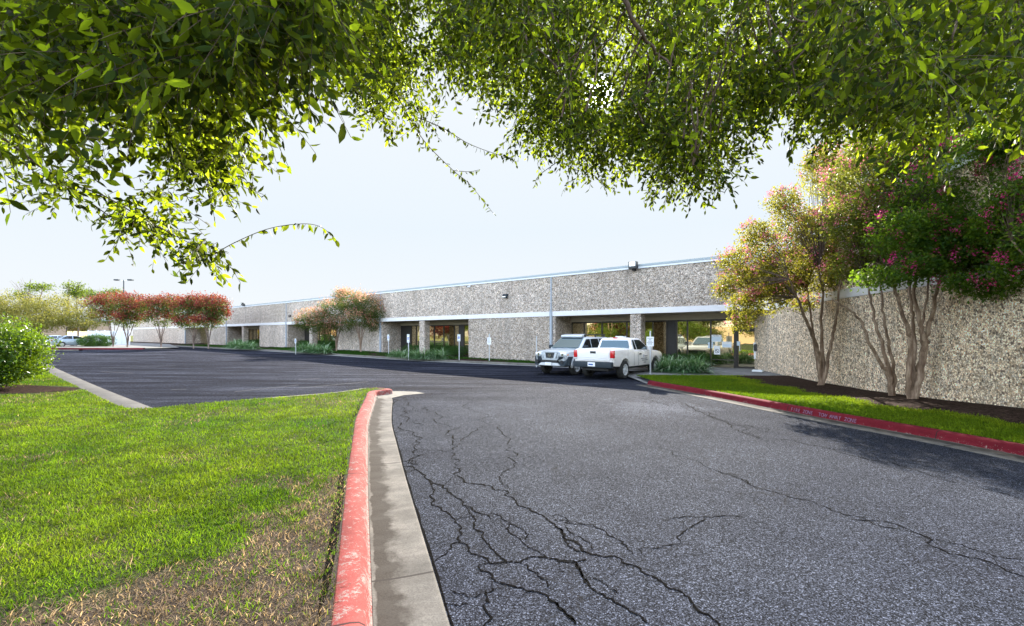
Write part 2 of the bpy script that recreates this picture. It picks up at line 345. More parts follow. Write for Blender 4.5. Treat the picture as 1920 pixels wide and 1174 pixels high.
M = {}
M['asphalt'] = m_asphalt(); M['agg'] = m_aggregate(); M['agg2'] = m_aggregate('coarse_tan_aggregate_lightened', 23.0, (1.52, 1.34, 1.10)); M['conc'] = m_concrete(); M['walk'] = m_concrete('walk_concrete', (.17, .17, .17), .4)  # agg2: coarser tan stone, its colour lightened to brighten the shaded right wall
M['gutter'] = m_gutter(); M['red'] = m_redpaint('faded_red_paint', (.225, .050, .045), .085); M['maroon'] = m_redpaint('dark_red_paint', (.12, .010, .017), -.02)
M['kerbc'] = m_concrete('kerb_concrete', (.125, .115, .10), .7)
M['mulch'] = m_soil('mulch', [(.3, (.006, .004, .003)), (.5, (.022, .013, .010)), (.7, (.07, .043, .032))])
M['mulchdark'] = m_soil('dark_mulch', [(.3, (.010, .007, .006)), (.5, (.028, .018, .014)), (.7, (.07, .045, .035))])
M['earth'] = m_soil('earth', [(.3, (.05, .06, .02)), (.5, (.10, .11, .04)), (.7, (.18, .16, .08))], 5)
M['lawnbase'] = m_lawnbase(); M['blade'] = m_tint('grass_blade')
M['band'] = plain('painted_band', (.68, .67, .68), .6, var=.10, scale=2.5, bumpk=.1)
M['cap_white'] = plain('roof_trim_white', (.72, .75, .78), .55, var=.08); M['cap_grey'] = plain('roof_flashing', (.30, .35, .38), .5, .2)
M['soffit'] = plain('soffit_stucco', (.42, .37, .29), .9, var=.12, scale=3, bumpk=.3)
M['frame'] = plain('bronze_frame', (.028, .022, .018), .45, .3); M['darkpanel'] = plain('dark_panel', (.020, .017, .016), .6)
M['pipe'] = plain('grey_metal_pipe', (.33, .37, .42), .5, .2, var=.18, scale=3); M['glass'] = m_glass('bronze_glass', (1.0, .86, .55), .68)
M['galv'] = plain('galvanised_steel', (.55, .57, .60), .45, .6, var=.15, scale=10); M['white'] = plain('white_sign', (.80, .81, .83), .5, var=.05)
M['blue'] = plain('sign_blue', (.02, .09, .35), .5); M['black'] = plain('black_plastic', (.02, .02, .022), .5); M['txt'] = plain('dark_lettering', (.05, .06, .09), .6)
M['txtg'] = plain('green_lettering', (.02, .16, .08), .6)
M['paper'] = plain('paper_blue', (.62, .72, .82), .7, var=.06); M['tree_bark'] = m_bark('tree_bark', (.085, .055, .038), (.14, .10, .07))
M['myrtle_bark'] = m_bark('myrtle_bark', (.20, .135, .095), (.36, .27, .20)); M['far_bark'] = m_bark('grey_bark', (.15, .11, .09), (.26, .21, .18))
M['crack_shade'] = m_soil('crack_shade_dark', [(.35, (.0006, .0006, .0008)), (.62, (.0015, .0013, .0012)), (.8, (.012, .007, .004))], 30)  # pavement cracks, also the painted shade strip behind the kerbs
M['silver'] = m_paint('silver_paint', (.52, .56, .60), .3, .3); M['whitecar'] = m_paint('white_paint', (.88, .85, .84), 0, .28)
M['bluecar'] = m_paint('pale_blue_paint', (.50, .62, .76), .3, .3); M['cargrey'] = plain('grey_bumper_plastic', (.018, .028, .038), .7, var=.15)
M['tyre'] = plain('tyre_rubber', (.018, .018, .018), .85); M['rim'] = plain('alloy_rim', (.70, .72, .75), .35, .4)
M['carglass'] = m_glass('car_glass', (.45, .68, .80), .20); M['blueglass'] = m_glass('blue_car_glass', (.20, .40, .52), .12); M['darkglass'] = m_glass('dark_car_glass', (.5, .6, .65), .12)
M['redlamp'] = plain('red_lamp', (.55, .015, .02), .2, Coat_Weight=.6); M['lampclear'] = plain('clear_lamp', (.75, .78, .80), .1, .3, Coat_Weight=.6)
M['orange'] = plain('amber_lamp', (.70, .25, .04), .25); M['chrome'] = plain('chrome', (.75, .77, .80), .15, 1.0, var=.03)
M['lawnpaint'] = plain('worn_line_paint', (.034, .035, .040), .8, var=.4, scale=12)
M['blade_lt'] = m_leaf('strap_leaf', [(0, (.02, .07, .025)), (.5, (.06, .14, .06)), (.75, (.20, .30, .17)), (1, (.48, .56, .40))], (.25, .45, .12), .3)

# ------------------------------------------------------------------ ground, asphalt
g = sheet([(-900, -600), (900, -600), (900, 1500), (-900, 1500)], -.12, M['earth'], 'ground', 60, lambda x, y: 0 * x); tag(g, kind='structure')
ASP = [(-75, -40), (14, -40), (14, 4), (14, 23.6), (-52, 74), (-100, 112), (-130, 90), (-75, 20)]
a = sheet(ASP, 0, M['asphalt'], 'asphalt_road', 2.0); tag(a, kind='structure')

# foreground island, kerb walked so that the road is on its right
K1 = spline([(3.3, -12), (1.9, -6.5), (.70, -2.0), (-.02, .2), (-.90, 2.9), (-1.36, 4.3), (-1.85, 5.8), (-2.42, 7.6), (-2.95, 9.3), (-3.45, 11.2), (-3.80, 12.6), (-4.02, 13.35)], 8)
tip = spline([(-4.02, 13.35), (-4.06, 13.75), (-3.86, 14.05), (-3.72, 14.22), (-3.86, 14.50), (-4.30, 14.72), (-4.75, 14.62)], 6)
k2 = spline([(-4.75, 14.62), at(620, 737.0, .13)[:2], at(480, 746.8, .15)[:2], at(380, 757, .15)[:2], at(299, 767, .15)[:2], (-8.55, 10.30)], 6)
c3 = at(240, 766, .15)[:2]; d3 = at(102, 702, .15)[:2]; dd = (d3 - c3) / np.linalg.norm(d3 - c3)
k3 = np.array([c3 + dd * t for t in np.linspace(.1, 40, 60)])
prof_red = [(-.235, -.05), (-.235, .135), (-.215, .15), (-.12, .152), (-.07, .145), (-.035, .12), (-.02, .07), (0, .012), (.02, .004)]
red_kerb = sweep(np.vstack((K1, tip[1:-2])), prof_red, M['red'], 'kerb'); tag(red_kerb, kind='structure')
gut = sweep(np.vstack((K1, tip[1:3])), [(0.015, .012), (.05, .010), (.16, .006), (.30, .007), (.455, .012), (.475, .013), (.478, -.02)], M['gutter'], 'gutter'); tag(gut, kind='structure')
apr = sheet([(-4.0, 13.2), (-3.55, 13.2), (-3.30, 13.9), (-2.75, 14.35), (-3.1, 14.75), (-3.75, 14.9), (-4.2, 14.8)], .009, M['kerbc'], 'gutter_end', .3); tag(apr, kind='structure')
prof_g = [(-.19, -.05), (-.19, .13), (-.17, .15), (-.05, .15), (-.02, .13), (0, .0), (.0, -.03)]
kb = sweep(np.vstack((tip[-3:-1], k2)), prof_g, M['kerbc'], 'kerb'); tag(kb, kind='structure')
kb = sweep(k3, prof_g, M['kerbc'], 'kerb'); tag(kb, kind='structure')
se2 = sweep(k3, [(-.34, .158), (-.26, .156), (-.19, .147)], M['crack_shade'], 'shade_gap_strip'); tag(se2, kind='structure')  # dark strip painting the shade along the inner side of the kerb
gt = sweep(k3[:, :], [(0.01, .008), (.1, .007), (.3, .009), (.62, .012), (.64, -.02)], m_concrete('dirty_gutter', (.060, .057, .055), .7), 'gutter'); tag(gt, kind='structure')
se = sweep(np.vstack((K1, tip[1:4])), [(-.31, .153), (-.27, .150), (-.236, .146)], M['crack_shade'], 'shade_gap_strip'); tag(se, kind='structure')  # same painted shade gap between lawn and red kerb
edge = np.vstack((offset_line(K1, -.225), offset_line(tip[1:-2], -.2), offset_line(k2[1:], -.18), offset_line(k3, -.18)))
ISL = np.vstack((edge, [(-46, 42), (-60, 30), (-60, -12)]))
def lawn_bump(x, y):
    return gz(x, y) + .025 * (fnoise(x * .7, y * .7, 3) - .5) + .10 * ss(1.0, 6.0, -1.3 - x - .30 * y)
def dry(x, y):
    n = fnoise(x * 1.1, y * 1.1, 21); n2 = fnoise(x * 4.5, y * 4.5, 22)
    ln = 2.95 + (x + 3.3) * 1.5
    v = ss(-.75, .75, (ln - y) + (n - .5) * 4.4 + (n2 - .5) * 2.6)
    v = np.maximum(v, .75 * np.exp(-(((x + 4.2) / 1.0) ** 2 + ((y - 11.5) / .55) ** 2)) * (n2 > .4))
    v = np.maximum(v, .40 * ss(.62, .78, n) + .22 * ss(.6, .75, n2)); return np.clip(v, 0, 1)
GREEN = np.array((.034, .092, .004)); YEL = np.array((.13, .18, .010)); STRAW = np.array((.235, .17, .115)); SOIL = np.array((.040, .029, .023))
def base_col(x, y):
    d = dry(x, y)[:, None]; n = fnoise(x * .8, y * .8, 5)[:, None]
    return (GREEN * .30 * (1 - n) + YEL * .22 * n) * (1 - d) + d * SOIL
lawn = sheet(ISL, .148, M['lawnbase'], 'lawn_ground', .35, lawn_bump, base_col); tag(lawn, kind='structure')

def blades(pts, zs, col, L=.045, Wd=.0035, lean=.6, rng=RNG):
    n = len(pts); ang = rng.random(n) * 2 * np.pi; l = L * (.6 + .8 * rng.random(n)); wd = Wd * (.7 + .6 * rng.random(n))
    dirx = np.cos(ang); diry = np.sin(ang); ln = lean * (.3 + rng.random(n)) * l; sa = rng.random(n) * 2 * np.pi
    sx = np.cos(sa) * wd; sy = np.sin(sa) * wd; b = np.stack((pts[:, 0], pts[:, 1], zs), 1)
    side = np.stack((sx, sy, np.zeros(n)), 1); up = np.sqrt(np.maximum(l ** 2 - ln ** 2, (.25 * l) ** 2))
    mid = b + np.stack((dirx * ln * .4, diry * ln * .4, up * .6), 1); tipp = b + np.stack((dirx * ln, diry * ln, up), 1)
    V = np.stack((b - side, b + side, mid + side * .8, mid - side * .8, tipp), 1).reshape(-1, 3)
    o = np.arange(n)[:, None] * 5; T = np.concatenate((o + [0, 1, 2], o + [0, 2, 3], o + [3, 2, 4]), 0)
    return np_mesh(V, T, 3, col=np.repeat(col, 5, axis=0))
def scatter(n, xr, yr, poly, dens):
    x = RNG.uniform(*xr, n); y = RNG.uniform(*yr, n); P = np.stack((x, y), 1); k = RNG.random(n) < dens(x, y); P = P[k]; return P[inside(P, poly)]
vis = lambda x, y: (x > -1.2 * np.maximum(y, 1.6) - .5).astype(float)
P = scatter(3400000, (-24, -.6), (1.8, 22), ISL, lambda x, y: vis(x, y) * np.clip((4.6 / y) ** 1.7, .06, 1))
# bare circle under the shrub
P = P[((P[:, 0] + 15.2) / 2.7) ** 2 + ((P[:, 1] - 13.0) / 1.25) ** 2 > 1]
d_ = dry(P[:, 0], P[:, 1]); n1 = fnoise(P[:, 0] * .8, P[:, 1] * .8, 5); n2 = RNG.random(len(P)); keep = RNG.random(len(P)) > d_ * .02; P, d_, n1, n2 = P[keep], d_[keep], n1[keep], n2[keep]
mixv = np.clip(n1 * .9 + (n2 - .5) * .5, 0, 1)[:, None]; colr = GREEN * (1 - mixv) + YEL * mixv
isd = RNG.random(len(P)) < np.clip(d_ * (1.25 - .9 * fnoise(P[:, 0] * 6, P[:, 1] * 6, 91)), 0, .95); st = STRAW * (.25 + 1.3 * RNG.random(len(P)) ** 1.6)[:, None]; colr = np.where(isd[:, None], st, colr)
L_ = np.where(isd, .044, .036) * (.75 + .6 * fnoise(P[:, 0] * 5, P[:, 1] * 5, 77)); colr = colr * (.45 + 1.1 * fnoise(P[:, 0] * 3.2, P[:, 1] * 3.2, 78))[:, None]; L_ = L_ * (1 + .035 * P[:, 1])
kk_ = np.interp(P[:, 1], K1[20:, 1], offset_line(K1, -.27)[20:, 0]); ke = (P[:, 0] < kk_ + .02 * np.sin(P[:, 1] * 9) + .015 * np.sin(P[:, 1] * 23)) | (RNG.random(len(P)) < .08); P, colr, L_, isd = P[ke], colr[ke], L_[ke], isd[ke]
gr = mobj('lawn_grass', blades(P, lawn_bump(P[:, 0], P[:, 1]) + .140, colr, L_, np.where(isd, .0021, .0024) * (1 + P[:, 1] * .12), np.where(isd, 1.5, .9)), M['blade'])
tag(gr, 'mown bright green grass with a dry straw patch near the red kerb', 'grass', kind='stuff')
mb = sheet([(-18.5, 11.4), (-17, 11.9), (-15.2, 12.0), (-13.3, 12.45), (-12.6, 13.0), (-12.9, 13.6), (-14, 13.9), (-15.5, 14.4), (-18.5, 14.6)], .158, M['mulch'], 'mulch_bed', .3, lawn_bump); tag(mb, kind='structure')

# right island
KR = spline([(9.8, -14), (9.1, -6), (8.75, 0), (8.45, 3.5), (7.98, 6.0), (7.55, 7.9), (7.05, 9.5), (6.60, 11.2), (6.15, 13.0), (5.65, 14.8), (5.16, 16.3), (5.02, 16.9)], 8)[::-1]
WA = np.array((12.5, 23.5)); WD = np.array((-.19, -.982)); WD /= np.linalg.norm(WD); WN = np.array((-WD[1], WD[0]))   # right wall: start, direction, away from the road
if WN[0] < 0: WN = -WN
kr = sweep(KR, [(-.235, -.05), (-.235, .135), (-.215, .15), (-.12, .152), (-.07, .145), (-.035, .12), (-.02, .07), (0, .012), (.02, .004)], M['maroon'], 'kerb'); tag(kr, kind='structure')
g2 = sweep(KR, [(0.015, .012), (.05, .010), (.16, .006), (.30, .007), (.43, .012), (.45, .013), (.453, -.02)], M['gutter'], 'gutter'); tag(g2, kind='structure')
def island_z(x, y):
    yw = np.clip(y, 0, 24); wx = WA[0] + WD[0] / WD[1] * (yw - WA[1])
    kx = np.interp(yw, KR[::-1, 1], KR[::-1, 0]) + .22; v = np.clip((x - kx) / np.maximum(wx - kx, .2), 0, 1)
    zw = np.interp(yw, [5, 8.1, 10.75, 13.5, 16.6, 20], [.60, .49, .32, .20, .13, .12]); return .145 + np.maximum(zw - .145, -.03) * ss(0, 1, v) + gz(x, y) * 0
wallpt = lambda v, off=0.0: WA + WD * v + WN * off
KRb = offset_line(KR, -.22); wl = np.array([wallpt(v, .05) for v in np.linspace(3.2, 36, 40)])
ROW = []
for y in np.linspace(-12, 19.2, 60):
    kx = np.interp(y, KRb[::-1, 1], KRb[::-1, 0]); wx = WA[0] + WD[0] / WD[1] * (y - WA[1])
    ROW.append((kx, max(wx, kx + .6), y))
def strip(f0, f1, h, mat, name, k=8, colf=None):
    V = []; 
    for kx, wx, y in ROW:
        for t in np.linspace(f0(y), f1(y), k): x = kx + (wx - kx) * t; V.append((x, y, 0))
    V = np.array(V); V[:, 2] = island_z(V[:, 0], V[:, 1]) + h + .02 * (fnoise(V[:, 0] * 2, V[:, 1] * 2, 9) - .5) * (V[:, 0] > -99)
    n = len(ROW); i = np.arange(n - 1)[:, None] * k; j = np.arange(k - 1)[None, :]
    Q = np.stack((i + j, i + j + 1, i + k + j + 1, i + k + j), -1).reshape(-1, 4)
    me = np_mesh(V, Q, 4, col=colf(V[:, 0], V[:, 1]) if colf else None, sm=True); return mobj(name, me, mat)
mfrac = lambda y: np.interp(y, [3, 8, 10.7, 12.7, 16, 19.5], [.55, .52, .50, .55, .60, .70]) + .04 * math.sin(y * 2.3) + .02 * math.sin(y * 7)
g3c = lambda x, y: (GREEN * .5 + 0 * x[:, None])
ri = strip(lambda y: 0, lambda y: mfrac(y) + .02, 0, M['lawnbase'], 'lawn_ground', 8, g3c); tag(ri, kind='structure')
rm = strip(lambda y: mfrac(y), lambda y: 1.0, .012, M['mulchdark'], 'mulch_bed', 8); tag(rm, kind='structure')
pts = []
yy = RNG.uniform(3.0, 19.3, 90000); kx = np.interp(yy, KRb[::-1, 1], KRb[::-1, 0]); wx = WA[0] + WD[0] / WD[1] * (yy - WA[1])
mf = np.interp(yy, np.linspace(3, 19.5, 100), [mfrac(t) for t in np.linspace(3, 19.5, 100)]); tt = RNG.random(len(yy)) * (mf + RNG.normal(0, .02, len(yy))); xx = kx + (wx - kx) * tt
n1 = fnoise(xx, yy, 31)[:, None] * .8 + RNG.random((len(xx), 1)) * .2 + .35 * (tt / mf > .8)[:, None]; n1 = np.clip(n1, 0, 1)
gr = mobj('lawn_grass', blades(np.stack((xx, yy), 1), island_z(xx, yy) - .003, GREEN * (1 - n1) + YEL * n1, .050, .006, .8), M['blade']); tag(gr, 'narrow strip of green grass behind the dark red kerb', 'grass', kind='stuff')

# planting strip in front of the facade
kq = lambda s: np.interp(s, [-110, -37, -20, -8, 0, 4, 8.6], [4.8, 4.9, 4.6, 3.5, 2.1, 1.65, 1.6])
S_ = np.concatenate((np.linspace(-112, -40, 20), np.linspace(-38, 8.2, 50)))
K4 = np.array([P0 + D * s - N * kq(s) for s in S_])
kb = sweep(K4, [(-.17, -.05), (-.17, .11), (-.15, .13), (-.03, .13), (0, .11), (.02, 0), (.02, -.04)], M['kerbc'], 'kerb'); tag(kb, kind='structure')
gt = sweep(K4[:], [(0.02, .008), (.2, .007), (.45, .011), (.46, -.02)], M['walk'], 'gutter'); tag(gt, kind='structure')
POLY4 = np.vstack((offset_line(K4, -.16), [P0 + D * 8.2 + N * 2.4, P0 - D * 112 + N * 2.4]))
ps = sheet(POLY4, .115, M['mulchdark'], 'planting_bed', 1.2); tag(ps, kind='structure')
n = 60000; s_ = RNG.uniform(-60, 6, n); q_ = -kq(s_) + .17 + RNG.random(n) ** 1.3 * (kq(s_) - .2); k = (fnoise(s_ * .35, q_ * .5, 44) > .40); s_, q_ = s_[k], q_[k]
PP = P0 + D * s_[:, None] + N * q_[:, None]; c = GREEN * .55 * (.5 + RNG.random(len(PP)))[:, None] + np.array((.0, .01, .004))
gc = mobj('ground_cover', blades(PP, gz(PP[:, 0], PP[:, 1]) + .11, c, .11, .012, 1.0), M['blade']); tag(gc, 'low dark green ground cover in the bed along the facade', 'ground cover', kind='stuff')
# entrance walk
WALK = [P0 + D * 8.2 - N * 1.75, P0 + D * 7.3 - N * 3.0, P0 + D * 6.9 - N * 4.6, (5.05, 17.15), (5.6, 17.25), (6.6, 18.1), (8.2, 19.2), wallpt(4.0, 0), wallpt(-.2, 0), P0 + D * 8.2 + N * 2.2]
wk = sheet(WALK, .02, M['walk'], 'entrance_walk', .4, lambda x, y: .09 * ss(17.2, 20.5, y + .3 * (x - 6))); tag(wk, kind='structure')

# cracks traced on the pavement
def crackline(pts, w0, mid_it=3):
    p = np.array(pts, float)
    for it in range(mid_it):
        m = (p[:-1] + p[1:]) / 2; d = np.linalg.norm(p[1:] - p[:-1], axis=1)[:, None]; t = (p[1:] - p[:-1]) / (d + 1e-9); nn = np.stack((-t[:, 1], t[:, 0]), 1)
        m = m + nn * d * RNG.normal(0, .13, (len(m), 1)); q = np.empty((len(p) + len(m), 2)); q[::2] = p; q[1::2] = m; p = q
    return p, w0 * (.35 + 1.3 * RNG.random(len(p)))
CR = []
def addc(ox, oy, sc, w, pts): CR.append(([at(ox + u / sc, oy + v / sc)[:2] for u, v in pts], w))
c6 = [(.6, [(90, 20), (130, 60), (135, 105), (175, 125), (235, 170)]), (.7, [(150, 140), (155, 180), (205, 190), (225, 230), (205, 265), (205, 295), (185, 330), (230, 355)]), (.4, [(110, 195), (150, 180)]), (.4, [(80, 110), (140, 110)]), (.4, [(130, 300), (190, 270)]),
 (1.1, [(135, 360), (215, 380), (245, 400), (290, 450), (355, 465), (380, 495), (450, 540), (500, 575), (545, 605), (600, 630)]), (.7, [(140, 340), (190, 335), (230, 350)]), (.6, [(170, 400), (215, 378)]),
 (1.1, [(290, 450), (305, 500), (295, 555), (350, 590), (415, 640), (435, 690), (435, 740), (480, 770), (545, 820), (590, 855), (660, 850), (745, 850), (790, 825), (870, 825), (960, 845), (1030, 850), (1080, 835)]),
 (.7, [(435, 745), (370, 790), (310, 845)]), (1, [(500, 615), (520, 640), (560, 700), (590, 760), (640, 820), (680, 850)]), (.5, [(415, 635), (480, 620), (500, 615)]), (.5, [(470, 570), (490, 600), (520, 625)]),
 (.8, [(260, 60), (320, 95), (350, 150), (365, 200), (400, 250), (375, 290), (405, 310), (410, 370), (415, 410)]), (1.2, [(415, 410), (540, 455), (600, 465), (680, 490), (700, 520), (730, 560), (800, 590), (880, 630), (920, 655), (960, 700), (1030, 750), (1080, 800)]),
 (.4, [(210, 285), (300, 285), (375, 290)]), (.4, [(355, 465), (390, 430), (415, 412)]), (.4, [(230, 360), (260, 300)]),
 (.5, [(350, 5), (450, 65), (520, 130), (500, 190), (450, 240)]), (.6, [(620, 150), (670, 210), (690, 270), (730, 310), (715, 360), (650, 400), (640, 430), (680, 480)]), (.4, [(180, 10), (200, 60), (195, 100)]),
 (.7, [(590, 600), (650, 620), (690, 660), (690, 700), (740, 730), (770, 760), (820, 790), (880, 830)]), (.5, [(690, 650), (750, 680), (790, 710), (780, 740)]),
 (.8, [(740, 850), (790, 890), (850, 930), (885, 980)]), (1.2, [(530, 870), (580, 900), (620, 950), (700, 970), (780, 1000), (830, 1000), (890, 1040), (950, 1090), (1030, 1160)]),
 (.6, [(600, 950), (560, 1010), (470, 1020), (400, 1000)]), (1.0, [(575, 990), (555, 1070), (560, 1174), (565, 1240)]), (1.1, [(1030, 850), (1050, 910), (1080, 960)]), (.6, [(350, 1060), (400, 1065), (480, 1060)]), (.5, [(590, 855), (530, 865)]), (.4, [(880, 620), (940, 610), (1000, 640)]), (.5, [(920, 630), (1000, 655), (1080, 665)])]
for w_, p in c6: addc(700, 740, 2.705, w_, p)
c7 = [(1.2, [(0, 665), (50, 715), (100, 780), (160, 800), (250, 825), (340, 835), (350, 855), (420, 875), (500, 925), (560, 965), (640, 1000), (690, 1050), (730, 1100), (830, 1160), (900, 1230)]), (.7, [(20, 635), (130, 655), (240, 685), (310, 730), (370, 780), (400, 810)]),
 (1.2, [(0, 845), (60, 850), (110, 850), (140, 930), (180, 980), (260, 1030), (340, 1070), (400, 1110), (480, 1165)]), (1.1, [(0, 1055), (50, 1100), (110, 1165)]), (.6, [(560, 640), (680, 620), (760, 620), (870, 615), (960, 620)]), (.6, [(760, 625), (690, 680), (620, 725), (550, 765), (440, 810)]),
 (.5, [(180, 930), (250, 960), (330, 1010)]), (.5, [(520, 265), (620, 310), (740, 345), (880, 400), (1000, 455)]), (.5, [(640, 40), (700, 70), (780, 110), (880, 150), (1000, 200), (1082, 240)]), (.4, [(800, 110), (960, 150), (1082, 185)]), (.4, [(60, 660), (140, 730), (200, 790)])]
for w_, p in c7: addc(1040, 740, 2.705, w_, p)
c8 = [(.5, [(200, 140), (300, 190), (420, 240), (560, 300), (700, 310), (850, 345), (1040, 395), (1180, 420), (1330, 465), (1500, 515), (1640, 550), (1780, 585)]), (.6, [(350, 450), (500, 515), (650, 560), (830, 610), (960, 660), (1080, 700), (1230, 730), (1400, 780), (1500, 800), (1650, 850), (1780, 870)]),
 (.4, [(1230, 400), (1400, 435), (1560, 460), (1700, 475)]), (.8, [(980, 680), (1150, 690), (1290, 745), (1440, 840), (1600, 870), (1700, 920), (1783, 945)]), (.4, [(400, 230), (540, 265), (600, 275)]), (.4, [(0, 115), (130, 150), (240, 160), (340, 190)])]
for w_, p in c8: addc(1200, 700, 2.476, w_, p)
V = []; Q = []; o = 0
for pts, w_ in CR:
    p, wd = crackline(pts, .0042 * w_ + .0015); wd = wd * (1 + .16 * np.maximum(p[:, 1] - 2, 0)); wd[0] *= .3; wd[-1] *= .3
    l = offset_line(p, -wd); r = offset_line(p, wd); z = gz(p[:, 0], p[:, 1]) + .004; n = len(p)
    V.append(np.column_stack((l, z))); V.append(np.column_stack((r, z))); i = np.arange(n - 1); Q.append(np.stack((i, i + n, i + n + 1, i + 1), 1) + o); o += 2 * n
    for _ in range(int(len(p) / 9)):      # short side hairs
        k = RNG.integers(1, len(p) - 1); a = RNG.random() * 6.28; ln_ = RNG.uniform(.06, .30); e = p[k] + ln_ * np.array((math.cos(a), math.sin(a)))
        h, wh = crackline([p[k], e], .0016, 2); wh[-1] = .0005; l = offset_line(h, -wh); r = offset_line(h, wh); z = gz(h[:, 0], h[:, 1]) + .0055; n = len(h)
        V.append(np.column_stack((l, z))); V.append(np.column_stack((r, z))); i = np.arange(n - 1); Q.append(np.stack((i, i + n, i + n + 1, i + 1), 1) + o); o += 2 * n
gl = offset_line(K1[30:], .49); wd = .012 * (.4 + 1.4 * RNG.random(len(gl))); l = gl - [[.004, 0]] ; r = gl + np.stack((wd, wd * 0), 1); z = gl[:, 0] * 0 + .0045; n = len(gl)
V.append(np.column_stack((l, z))); V.append(np.column_stack((r, z))); i = np.arange(n - 1); Q.append(np.stack((i, i + n, i + n + 1, i + 1), 1) + o)
cr = mobj('pavement_cracks', np_mesh(np.concatenate(V), np.concatenate(Q), 4), M['crack_shade']); tag(cr, kind='structure')
# parking lines, nearly worn away
bm = bmesh.new()
for (x0, y0, x1, y1) in ((190, 690, 330, 686), (250, 700, 190, 697), (320, 731, 350, 730), (440, 735, 560, 722), (560, 712, 600, 710), (560, 728, 690, 716)):
    a_, b_ = at(x0, y0)[:2], at(x1, y1)[:2]; t = b_ - a_; t /= np.linalg.norm(t); nn = np.array((-t[1], t[0])) * .03; zz = .005
    f = [a_ + nn, a_ - nn, b_ - nn, b_ + nn]; bm.faces.new([bm.verts.new((q[0], q[1], float(gz(q[0], q[1])) + zz)) for q in f])
o_ = mobj('parking_lines', bm_mesh(bm), M['lawnpaint']); tag(o_, kind='structure')
# lettering on the red kerb face
def kerb_text(txt, v0, size):
    L = np.concatenate(([0], np.cumsum(np.linalg.norm(np.diff(KR, axis=0), axis=1)))); s0 = v0
    for ch in txt:
        if ch != ' ':
            x = np.interp(s0, L, KR[:, 0]); y = np.interp(s0, L, KR[:, 1]); x2 = np.interp(s0 + .1, L, KR[:, 0]); y2 = np.interp(s0 + .1, L, KR[:, 1])
            t = Vector((x2 - x, y2 - y, 0)).normalized(); outw = Vector((t.y, -t.x, 0)); me = text_mesh(ch, size, .0015)
            up = Vector((-outw.x * .22, -outw.y * .22, 1)).normalized(); nrm = t.cross(up)
            mt = Matrix((t, up, nrm)).transposed().to_4x4(); mt.translation = Vector((x, y, .068)) + outw * -.012 + nrm * .004
            me.transform(Matrix.Scale(.80, 4, (1, 0, 0))); me.transform(mt); yield me
        s0 += size * .58
bm = bmesh.new()
for me in kerb_text('FIRE ZONE  TOW AWAY ZONE', 6.25, .115): bm.from_mesh(me)
mobj('painted_lettering', bm_mesh(bm), plain('faded_lettering', (.20, .11, .19), .8, var=.5, scale=40), kr)

